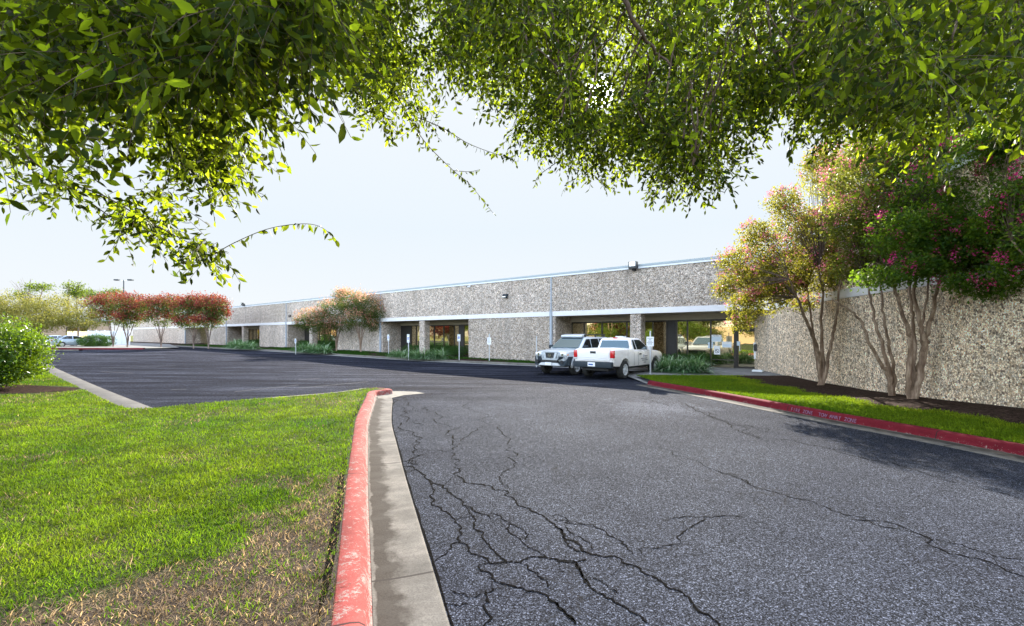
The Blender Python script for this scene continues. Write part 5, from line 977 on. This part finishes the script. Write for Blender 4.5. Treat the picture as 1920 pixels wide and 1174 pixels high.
def wheel_parts(t, x, y, r, wd, side, spokes=6, rimr=.62):
    w_ = empty('wheel', (x, y, r)); w_.parent = t
    bm = bmesh.new(); prof = [(rimr * r, -wd / 2), (r * .90, -wd / 2), (r * .985, -wd * .38), (r, -wd * .2), (r, wd * .2), (r * .985, wd * .38), (r * .90, wd / 2), (rimr * r, wd / 2)]
    k = 28; R = [[bm.verts.new((a * math.cos(i * 2 * math.pi / k), b, a * math.sin(i * 2 * math.pi / k))) for i in range(k)] for a, b in prof]
    for a_, b_ in zip(R, R[1:] + R[:1]):
        for i in range(k): j = (i + 1) % k; bm.faces.new((a_[i], a_[j], b_[j], b_[i]))
    mobj('tyre', bm_mesh(bm, 35), M['tyre'], w_)
    bm = bmesh.new(); ro = rimr * r; ys = side * wd * .30
    R = [[bm.verts.new((a * math.cos(i * 2 * math.pi / k), b, a * math.sin(i * 2 * math.pi / k))) for i in range(k)] for a, b in ((ro * 1.02, side * wd * .5), (ro * .86, side * wd * .46), (ro * .84, -side * wd * .1))]
    for a_, b_ in zip(R[:-1], R[1:]):
        for i in range(k): j = (i + 1) % k; bm.faces.new((a_[i], a_[j], b_[j], b_[i]))
    for s_ in range(spokes):
        a = s_ * 2 * math.pi / spokes + .2; vs = bx(bm, .05 * r, ro * .9, min(ys, ys + side * .035), max(ys, ys + side * .035), -.075 * r * 1.4, .075 * r * 1.4); bmesh.ops.transform(bm, matrix=Matrix.Rotation(a, 4, 'Y'), verts=vs)
    cyl(bm, (0, ys + side * .02, 0), .17 * r, .06, 'y', 14); mobj('rim', bm_mesh(bm, 30), M['rim'], w_)
    bm = bmesh.new(); cyl(bm, (0, -side * wd * .05, 0), ro * .84, .03, 'y', 24); mobj('brake_disc', bm_mesh(bm), M['black'], w_)
    return w_
def quadslab(t, name, pts, mat, th=.012, inset=0.0):
    """thin slab from a planar polygon, pushed outwards a little"""
    P = np.array(pts, float); n = np.cross(P[1] - P[0], P[2] - P[0]); n /= np.linalg.norm(n); c = P.mean(0)
    if np.dot(n, c - np.array((c[0] * .6, 0, .9))) < 0: n = -n
    if inset: P = P + (c - P) * inset
    bm = bmesh.new(); a_ = [bm.verts.new(p - n * .01) for p in P]; b_ = [bm.verts.new(p + n * th) for p in P]; k = len(P); bm.faces.new(a_); bm.faces.new(b_)
    for i in range(k): j = (i + 1) % k; bm.faces.new((a_[i], a_[j], b_[j], b_[i]))
    return mobj(name, bm_mesh(bm), mat, t)
def lerp(a, b, t): return tuple(np.array(a) * (1 - t) + np.array(b) * t)
def cell(p00, p10, p11, p01, u0, u1, v0, v1):
    f = lambda u, v: lerp(lerp(p00, p10, u), lerp(p01, p11, u), v); return [f(u0, v0), f(u1, v0), f(u1, v1), f(u0, v1)]
def cab(t, xr0, xr1, xf1, xf0, z0, z1, y0, y1, mat, crown=.05):
    """greenhouse shell: rear base/roof x, front roof/base x"""
    bm = bmesh.new(); S = []
    lv = [(0, 0), (.5, .5), (.88, .86), (1, 1)]
    rings = []
    for f, g in lv:
        z = z0 + (z1 - z0) * f; y = y0 + (y1 - y0) * g; a = xr0 + (xr1 - xr0) * f; b = xf0 + (xf1 - xf0) * f
        if f == 1: y -= .05; a += .05; b -= .05
        r = [(a, y), (b - .05, y), (b, y - .07), (b + .04 * (1 - f * .3), 0), (b, -y + .07), (b - .05, -y), (a, -y), (a - .02, 0)]; rings.append([bm.verts.new((p, q, z)) for p, q in r])
    for a_, b_ in zip(rings[:-1], rings[1:]):
        for i in range(8): j = (i + 1) % 8; bm.faces.new((a_[i], a_[j], b_[j], b_[i]))
    c = bm.verts.new(((xr1 + xf1) / 2, 0, z1 + crown))
    for i in range(8): j = (i + 1) % 8; bm.faces.new((rings[-1][i], rings[-1][j], c))
    bm.faces.new(rings[0][::-1]); bmesh.ops.bevel(bm, geom=[e for e in bm.edges if e.calc_length() > .25], offset=.015, segments=2, affect='EDGES', clamp_overlap=True); return mobj('cab', bm_mesh(bm, 40), mat, t)

# --- white pickup, seen from behind
hd = math.atan2(N[1], N[0])
c = P0 + D * 7.12 - N * 4.62
pk = empty('pickup_truck', (c[0], c[1], 0), hd, 'white extended cab pickup seen from behind, parked nose in at the planting', 'pickup truck')
def sec(hw, zs, top, tw, zt=None):   # half width, sill z, shoulder z, top half width
    return [(hw * .82, zs), (hw * .96, zs + .03), (hw, zs + .22), (hw, top - .16), (hw * .985, top - .05), (tw, top), (0, top + .02)]
Lr, Lf = -2.66, 2.70
secs = [(Lr, sec(.88, .72, 1.24, .82)), (Lr + .06, sec(.925, .55, 1.26, .86)), (-2.0, sec(.945, .50, 1.26, .88)), (-.80, sec(.945, .46, 1.26, .88)), (-.72, sec(.945, .46, 1.20, .86)), (.6, sec(.94, .46, 1.16, .86)), (1.1, sec(.94, .46, 1.17, .84)), (1.5, sec(.945, .46, 1.15, .80)), (2.2, sec(.94, .48, 1.10, .76)), (2.5, sec(.89, .52, 1.02, .70)), (Lf, sec(.76, .55, .90, .58))]
me = bm_mesh(loft(secs)); cut = bmesh.new(); cyl(cut, (-1.62, 0, .40), .47, 2.4, 'y', 30); bx(cut, -2.58, -.84, -.74, .74, .80, 1.6)
me = boolcut(me, cut); cut = bmesh.new(); cyl(cut, (1.62, 0, .40), .47, 2.4, 'y', 30); me = boolcut(me, cut); smooth(me, 32); mobj('body', me, M['whitecar'], pk)
bm = bmesh.new(); bx(bm, -2.5, 2.3, -.60, .60, .36, .60); bx(bm, -2.3, 2.2, -.8, .8, .42, .55); mobj('chassis', bm_mesh(bm), M['black'], pk)
cab(pk, -.78, -.66, .30, 1.12, 1.16, 1.70, .88, .70, M['whitecar'], .05)
quadslab(pk, 'rear_window', [(-.795, .72, 1.24), (-.795, -.72, 1.24), (-.715, -.62, 1.60), (-.715, .62, 1.60)], M['blueglass'], .02)
quadslab(pk, 'windscreen', cell((1.13, .78, 1.18), (1.13, -.78, 1.18), (.34, -.62, 1.68), (.34, .62, 1.68), .04, .96, .06, .92), M['carglass'], .03)
for sy in (-1, 1):
    z0, z1 = 1.17, 1.70; ya = lambda z: sy * (.885 - .18 * (z - 1.16) / .54)
    for nm, q in (('side_window', [(-.62, 1.22), (-.38, 1.21), (-.42, 1.62), (-.57, 1.62)]), ('side_window', [(-.30, 1.21), (.92, 1.19), (.62, 1.40), (.22, 1.62), (-.34, 1.63)])): quadslab(pk, nm, [(x, ya(z), z) for x, z in q], M['carglass'], .012)
    bm = bmesh.new(); bx(bm, .70, .86, min(sy * .90, sy * 1.12), max(sy * .90, sy * 1.12), 1.16, 1.36); bevel(bm, .03, 2); mobj('mirror', bm_mesh(bm, 40), M['whitecar'], pk)
    bm = bmesh.new(); bx(bm, -.22, -.06, min(sy * .945, sy * .975), max(sy * .945, sy * .975), .98, 1.03); mobj('door_handle', bm_mesh(bm), M['black'], pk)
    bm = bmesh.new(); bx(bm, Lr - .025, Lr + .10, min(sy * .77, sy * .945), max(sy * .77, sy * .945), .90, 1.20); bevel(bm, .02, 2); l_ = mobj('tail_light', bm_mesh(bm, 40), M['redlamp'], pk)
    bm = bmesh.new(); bx(bm, Lr - .03, Lr + .02, min(sy * .79, sy * .93), max(sy * .79, sy * .93), .84, .90); mobj('reversing_lamp', bm_mesh(bm), M['lampclear'], l_)
    bm = bmesh.new(); bx(bm, Lf - .25, Lf - .05, min(sy * .60, sy * .86), max(sy * .60, sy * .86), .78, .95); bevel(bm, .03, 2); mobj('headlight', bm_mesh(bm, 40), M['lampclear'], pk)
    for xj in (-.76, -.34, 1.02): bm = bmesh.new(); bx(bm, xj, xj + .012, min(sy * .943, sy * .9475), max(sy * .943, sy * .9475), .52, 1.08); mobj('door_seam', bm_mesh(bm), M['cargrey'], pk)
bm = bmesh.new(); bx(bm, Lr - .035, Lr + .03, -.755, .755, .76, 1.28); bevel(bm, .015, 2); tg = mobj('tailgate', bm_mesh(bm, 40), M['whitecar'], pk)
bm = bmesh.new(); bx(bm, Lr - .045, Lr - .03, -.13, .13, 1.08, 1.17); mobj('handle', bm_mesh(bm), M['black'], tg)
bm = bmesh.new(); bx(bm, Lr - .046, Lr - .034, -.62, .62, .90, .915); bx(bm, Lr - .046, Lr - .034, -.55, .55, .83, .84); mobj('crease', bm_mesh(bm), M['cap_white'], tg)
bm = bmesh.new(); bx(bm, Lr - .16, Lr + .05, -.90, .90, .50, .74); bevel(bm, .03, 2); bp = mobj('rear_bumper', bm_mesh(bm, 40), M['cargrey'], pk)
bm = bmesh.new(); bx(bm, Lr - .175, Lr - .16, -.17, .17, .55, .72); np_ = mobj('number_plate', bm_mesh(bm), M['white'], pk)
bm = bmesh.new(); bx(bm, Lr - .179, Lr - .175, -.08, .13, .60, .655); cyl(bm, (Lr - .177, .10, .63), .028, .005, 'x', 5); mobj('plate_print', bm_mesh(bm), M['blue'], np_)
bm = bmesh.new(); bx(bm, -.72, -.64, -.10, .10, 1.70, 1.735); mobj('brake_light', bm_mesh(bm), M['redlamp'], pk)
bm = bmesh.new(); bx(bm, Lf - .06, Lf + .04, -.6, .6, .60, .86); bevel(bm, .02, 1); mobj('grille', bm_mesh(bm), M['cargrey'], pk)
bm = bmesh.new(); bx(bm, -.30, .05, -.20, .20, 1.735, 1.79); bevel(bm, .02, 1); mobj('roof_light_bar', bm_mesh(bm), M['lampclear'], pk)
me = text_mesh('E', .17, .001); me.transform(Matrix.Translation((.24, -.9475, .90)) @ Matrix.Rotation(math.pi / 2, 4, 'X')); mobj('door_lettering', me, M['blue'], pk)
bm = bmesh.new()
for zz, x0, x1 in ((.88, .34, .60), (.78, -.05, .62), (.70, .08, .66), (.60, .25, .48)):
    x = x0
    while x < x1: ww = RNG.uniform(.02, .06); bx(bm, x, x + ww, -.9485, -.945, zz, zz + .028); x += ww + .012
mobj('door_small_print', bm_mesh(bm), M['txt'], pk)
for sx, sy in ((-1.62, -1), (-1.62, 1), (1.62, -1), (1.62, 1)): wheel_parts(pk, sx, sy * .82, .385, .25, sy)

# --- silver SUV, facing the camera
c = P0 + D * 4.62 - N * 4.60
sv = empty('sport_utility_vehicle', (c[0], c[1], 0), hd + math.pi, 'silver boxy SUV with roof rack, parked facing out left of the pickup', 'SUV')
def sec2(hw, zs, top, tw): return [(hw * .80, zs), (hw * .95, zs + .03), (hw, zs + .25), (hw, top - .20), (hw * .97, top - .06), (tw, top), (0, top + .03)]
secs = [(-2.24, sec2(.82, .60, 1.16, .76)), (-2.16, sec2(.90, .48, 1.20, .84)), (-1.0, sec2(.925, .44, 1.20, .84)), (.9, sec2(.925, .44, 1.18, .82)), (1.2, sec2(.93, .46, 1.17, .76)), (1.9, sec2(.92, .50, 1.12, .72)), (2.12, sec2(.88, .60, 1.06, .66)), (2.20, sec2(.80, .66, .98, .58))]
me = bm_mesh(loft(secs)); cut = bmesh.new(); cyl(cut, (-1.32, 0, .42), .47, 2.4, 'y', 30); me = boolcut(me, cut); cut = bmesh.new(); cyl(cut, (1.36, 0, .42), .47, 2.4, 'y', 30); me = boolcut(me, cut); smooth(me, 32); mobj('body', me, M['silver'], sv)
bm = bmesh.new(); bx(bm, -2.0, 1.9, -.6, .6, .38, .58); bx(bm, -1.9, 1.9, -.8, .8, .45, .55); mobj('chassis', bm_mesh(bm), M['black'], sv)
cab(sv, -2.12, -1.95, .25, 1.00, 1.18, 1.74, .87, .72, M['silver'], .04)
quadslab(sv, 'windscreen', cell((1.02, .80, 1.20), (1.02, -.80, 1.20), (.29, -.66, 1.72), (.29, .66, 1.72), .03, .97, .05, .95), M['carglass'], .035)
for sy in (-1, 1):
    ya = lambda z: sy * (.875 - .15 * (z - 1.18) / .56)
    for q in ([(.80, 1.24), (.28, 1.64), (-.05, 1.65), (-.05, 1.23)], [(-.13, 1.23), (-.13, 1.65), (-.85, 1.66), (-.95, 1.23)], [(-1.05, 1.24), (-.97, 1.66), (-1.75, 1.66), (-1.85, 1.26)]): quadslab(sv, 'side_window', [(x, ya(z), z) for x, z in q], M['darkglass'], .012)
    bm = bmesh.new(); bx(bm, .62, .76, min(sy * .88, sy * 1.10), max(sy * .88, sy * 1.10), 1.18, 1.36); bevel(bm, .03, 2); mobj('mirror', bm_mesh(bm, 40), M['cargrey'], sv)
    bm = bmesh.new(); bx(bm, 1.96, 2.205, min(sy * .53, sy * .86), max(sy * .53, sy * .86), .86, 1.05); bevel(bm, .04, 2); hl = mobj('headlight', bm_mesh(bm, 40), M['lampclear'], sv)
    bm = bmesh.new(); bx(bm, 1.95, 2.12, min(sy * .85, sy * .885), max(sy * .85, sy * .885), .90, .98); bevel(bm, .015, 1); mobj('indicator', bm_mesh(bm), M['orange'], hl)
    bm = bmesh.new(); cyl(bm, (2.205, sy * .66, .95), .065, .02, 'x', 16); mobj('reflector', bm_mesh(bm), M['chrome'], hl)
    bm = bmesh.new()      # arch flares
    for xc in (-1.32, 1.36):
        k = 16; R = [[], [], [], []]
        for i in range(k + 1):
            a = math.radians(-15 + 210 * i / k)
            for j, (r, yy_) in enumerate(((.47, .93), (.47, .985), (.56, .965), (.58, .92))): R[j].append(bm.verts.new((xc + r * math.cos(a), sy * yy_, max(.42 + r * math.sin(a), .36))))
        for a_, b_ in zip(R[:-1], R[1:]):
            for i in range(k): bm.faces.new((a_[i], a_[i + 1], b_[i + 1], b_[i]))
    mobj('wheel_arch_flare', bm_mesh(bm, 50), M['silver'], sv)
    bm = bmesh.new(); bx(bm, -.85, .88, min(sy * .84, sy * .99), max(sy * .84, sy * .99), .36, .43); bevel(bm, .02, 1); mobj('side_step', bm_mesh(bm), M['cargrey'], sv)
    bm = bmesh.new(); bx(bm, -1.9, .20, min(sy * .60, sy * .64), max(sy * .60, sy * .64), 1.84, 1.88)
    for xx in (-1.8, -.9, .1): bx(bm, xx, xx + .08, min(sy * .59, sy * .65), max(sy * .59, sy * .65), 1.74, 1.85)
    bevel(bm, .008, 1); mobj('roof_rail', bm_mesh(bm), M['black'], sv)
    bm = bmesh.new(); bx(bm, -2.26, -2.1, min(sy * .74, sy * .90), max(sy * .74, sy * .90), .85, 1.15); mobj('tail_light', bm_mesh(bm), M['redlamp'], sv)
bm = bmesh.new(); bx(bm, .02, .42, -.60, .60, 1.79, 1.90)
for v in bm.verts:
    if v.co.x > .3: v.co.z -= .07
bevel(bm, .03, 2); mobj('rack_fairing', bm_mesh(bm, 40), M['silver'], sv)
bm = bmesh.new()
for xx in (-.3, -.9, -1.5): bx(bm, xx, xx + .06, -.6, .6, 1.83, 1.86)
mobj('rack_bars', bm_mesh(bm), M['black'], sv)
bm = bmesh.new(); pts = [(-.93, .86), (-.93, .50), (-.78, .44), (.78, .44), (.93, .50), (.93, .86), (.56, .86), (.44, .70), (-.44, .70), (-.56, .86)]
a_ = [bm.verts.new((2.02 - .12 * (abs(y) > .85), y, z)) for y, z in pts]; b_ = [bm.verts.new((2.30 - .22 * (abs(y) > .85) - .02 * (z < .5), y, z)) for y, z in pts]; bm.faces.new(a_); bm.faces.new(b_)
for i in range(len(pts)): j = (i + 1) % len(pts); bm.faces.new((a_[i], a_[j], b_[j], b_[i]))
bmesh.ops.triangulate(bm, faces=[f for f in bm.faces if len(f.verts) > 4]); fb = mobj('front_bumper', bm_mesh(bm), M['cargrey'], sv)
for y_ in (.88, -.95): bm = bmesh.new(); bx(bm, 1.70, 2.10, y_, y_ + .07, .46, .86); mobj('bumper_end', bm_mesh(bm), M['cargrey'], sv)
for sy in (-1, 1): bm = bmesh.new(); cyl(bm, (2.30, sy * .68, .63), .075, .03, 'x', 18); mobj('fog_light', bm_mesh(bm), M['black'], fb)
bm = bmesh.new(); hexa(bm, [(2.20, -.20, .80), (2.24, -.20, .80), (2.24, .20, .80), (2.20, .20, .80), (2.20, -.27, 1.03), (2.22, -.27, 1.03), (2.22, .27, 1.03), (2.20, .27, 1.03)]); gl_ = mobj('grille', bm_mesh(bm), M['black'], sv)
bm = bmesh.new()      # silver surround in a V
for sy in (-1, 1):
    hexa(bm, [(2.19, sy * .20, .76), (2.26, sy * .20, .76), (2.26, sy * .30, .76), (2.19, sy * .30, .76), (2.17, sy * .27, 1.06), (2.24, sy * .27, 1.06), (2.24, sy * .40, 1.06), (2.17, sy * .40, 1.06)])
    hexa(bm, [(2.18, sy * .37, .76), (2.235, sy * .37, .76), (2.235, sy * .40, .76), (2.18, sy * .40, .76), (2.17, sy * .47, 1.06), (2.21, sy * .47, 1.06), (2.21, sy * .51, 1.06), (2.17, sy * .51, 1.06)])
bx(bm, 2.18, 2.262, -.42, .42, .70, .775); bx(bm, 2.14, 2.242, -.42, .42, 1.04, 1.09); mobj('grille_surround', bm_mesh(bm), M['silver'], sv)
bm = bmesh.new(); k = 20
for r0, r1 in ((.055, .078),):
    R = [[bm.verts.new((x_, r * math.cos(i * 2 * math.pi / k), .915 + r * math.sin(i * 2 * math.pi / k))) for i in range(k)] for r, x_ in ((r0, 2.25), (r0, 2.265), (r1, 2.265), (r1, 2.25))]
    for a_, b_ in zip(R[:-1], R[1:]):
        for i in range(k): j = (i + 1) % k; bm.faces.new((a_[i], a_[j], b_[j], b_[i]))
bx(bm, 2.25, 2.268, -.088, .088, .897, .933); mobj('emblem', bm_mesh(bm), M['chrome'], gl_)
bm = bmesh.new(); hexa(bm, [(2.20, -.60, .46), (2.32, -.60, .46), (2.32, .60, .46), (2.20, .60, .46), (2.20, -.44, .58), (2.31, -.44, .58), (2.31, .44, .58), (2.20, .44, .58)]); mobj('skid_plate', bm_mesh(bm), M['galv'], sv)
bm = bmesh.new(); bx(bm, 2.335, 2.35, -.20, .14, .46, .60); mobj('number_plate', bm_mesh(bm), M['white'], sv)
bm = bmesh.new(); bx(bm, 2.05, 2.31, -.44, .44, .615, .70); mobj('lower_grille', bm_mesh(bm), M['black'], sv)
for sx, sy in ((-1.32, -1), (-1.32, 1), (1.36, -1), (1.36, 1)): wheel_parts(sv, sx, sy * .80, .385, .25, sy, 5)

# --- far sedans
def sedan(px, Y, z, label, rz):
    t = empty('sedan_car', ((px - CX) / F * Y, Y, z), rz, label, 'car', 'pale cars parked at the far left')
    def s3(hw, zs, top, tw): return [(hw * .8, zs), (hw * .95, zs + .03), (hw, zs + .25), (hw * .98, top - .12), (hw * .93, top - .03), (tw, top), (0, top + .02)]
    secs = [(-2.2, s3(.72, .38, .86, .62)), (-2.1, s3(.82, .26, .98, .70)), (-1.4, s3(.86, .22, 1.02, .74)), (.6, s3(.87, .20, .96, .76)), (1.3, s3(.86, .22, .88, .72)), (1.95, s3(.80, .24, .76, .66)), (2.2, s3(.62, .32, .62, .50))]
    me = bm_mesh(loft(secs)); cut = bmesh.new(); cyl(cut, (-1.28, 0, .30), .37, 2.4, 'y', 24); me = boolcut(me, cut); cut = bmesh.new(); cyl(cut, (1.32, 0, .30), .37, 2.4, 'y', 24); me = boolcut(me, cut); smooth(me, 35); mobj('body', me, M['bluecar'], t)
    cab(t, -1.75, -.95, .05, 1.10, .93, 1.40, .80, .60, M['bluecar'], .05)
    for sy in (-1, 1):
        ya = lambda z_: sy * (.81 - .20 * (z_ - .93) / .47)
        for q in ([(.85, .99), (.12, 1.33), (-.25, 1.36), (-.25, .99)], [(-.33, .99), (-.33, 1.36), (-.80, 1.34), (-1.30, 1.10), (-1.2, 1.0)]): quadslab(t, 'side_window', [(x, ya(z_), z_) for x, z_ in q], M['darkglass'], .012)
        bm = bmesh.new(); bx(bm, 1.9, 2.12, min(sy * .5, sy * .76), max(sy * .5, sy * .76), .58, .72); bevel(bm, .02, 1); mobj('headlight', bm_mesh(bm), M['lampclear'], t)
        bm = bmesh.new(); bx(bm, -2.22, -2.0, min(sy * .55, sy * .80), max(sy * .55, sy * .80), .74, .92); bevel(bm, .02, 1); mobj('tail_light', bm_mesh(bm), M['redlamp'], t)
        bm = bmesh.new(); bx(bm, .60, .74, min(sy * .84, sy * 1.0), max(sy * .84, sy * 1.0), .94, 1.06); mobj('mirror', bm_mesh(bm), M['bluecar'], t)
    quadslab(t, 'windscreen', cell((1.11, .72, .95), (1.11, -.72, .95), (.09, -.55, 1.38), (.09, .55, 1.38), .05, .95, .08, .92), M['carglass'], .03)
    quadslab(t, 'rear_window', cell((-1.77, .7, .95), (-1.77, -.7, .95), (-.99, -.52, 1.38), (-.99, .52, 1.38), .08, .92, .15, .90), M['darkglass'], .02)
    for sx, sy in ((-1.28, -1), (-1.28, 1), (1.32, -1), (1.32, 1)): wheel_parts(t, sx, sy * .76, .31, .20, sy, 7, .66)
    return t
sedan(140, 57.5, .36, 'pale blue sedan in side view beside the dark hedge', hd + .05)
sedan(112, 59.5, .36, 'pale car half hidden behind the first sedan at far left', hd + .05)
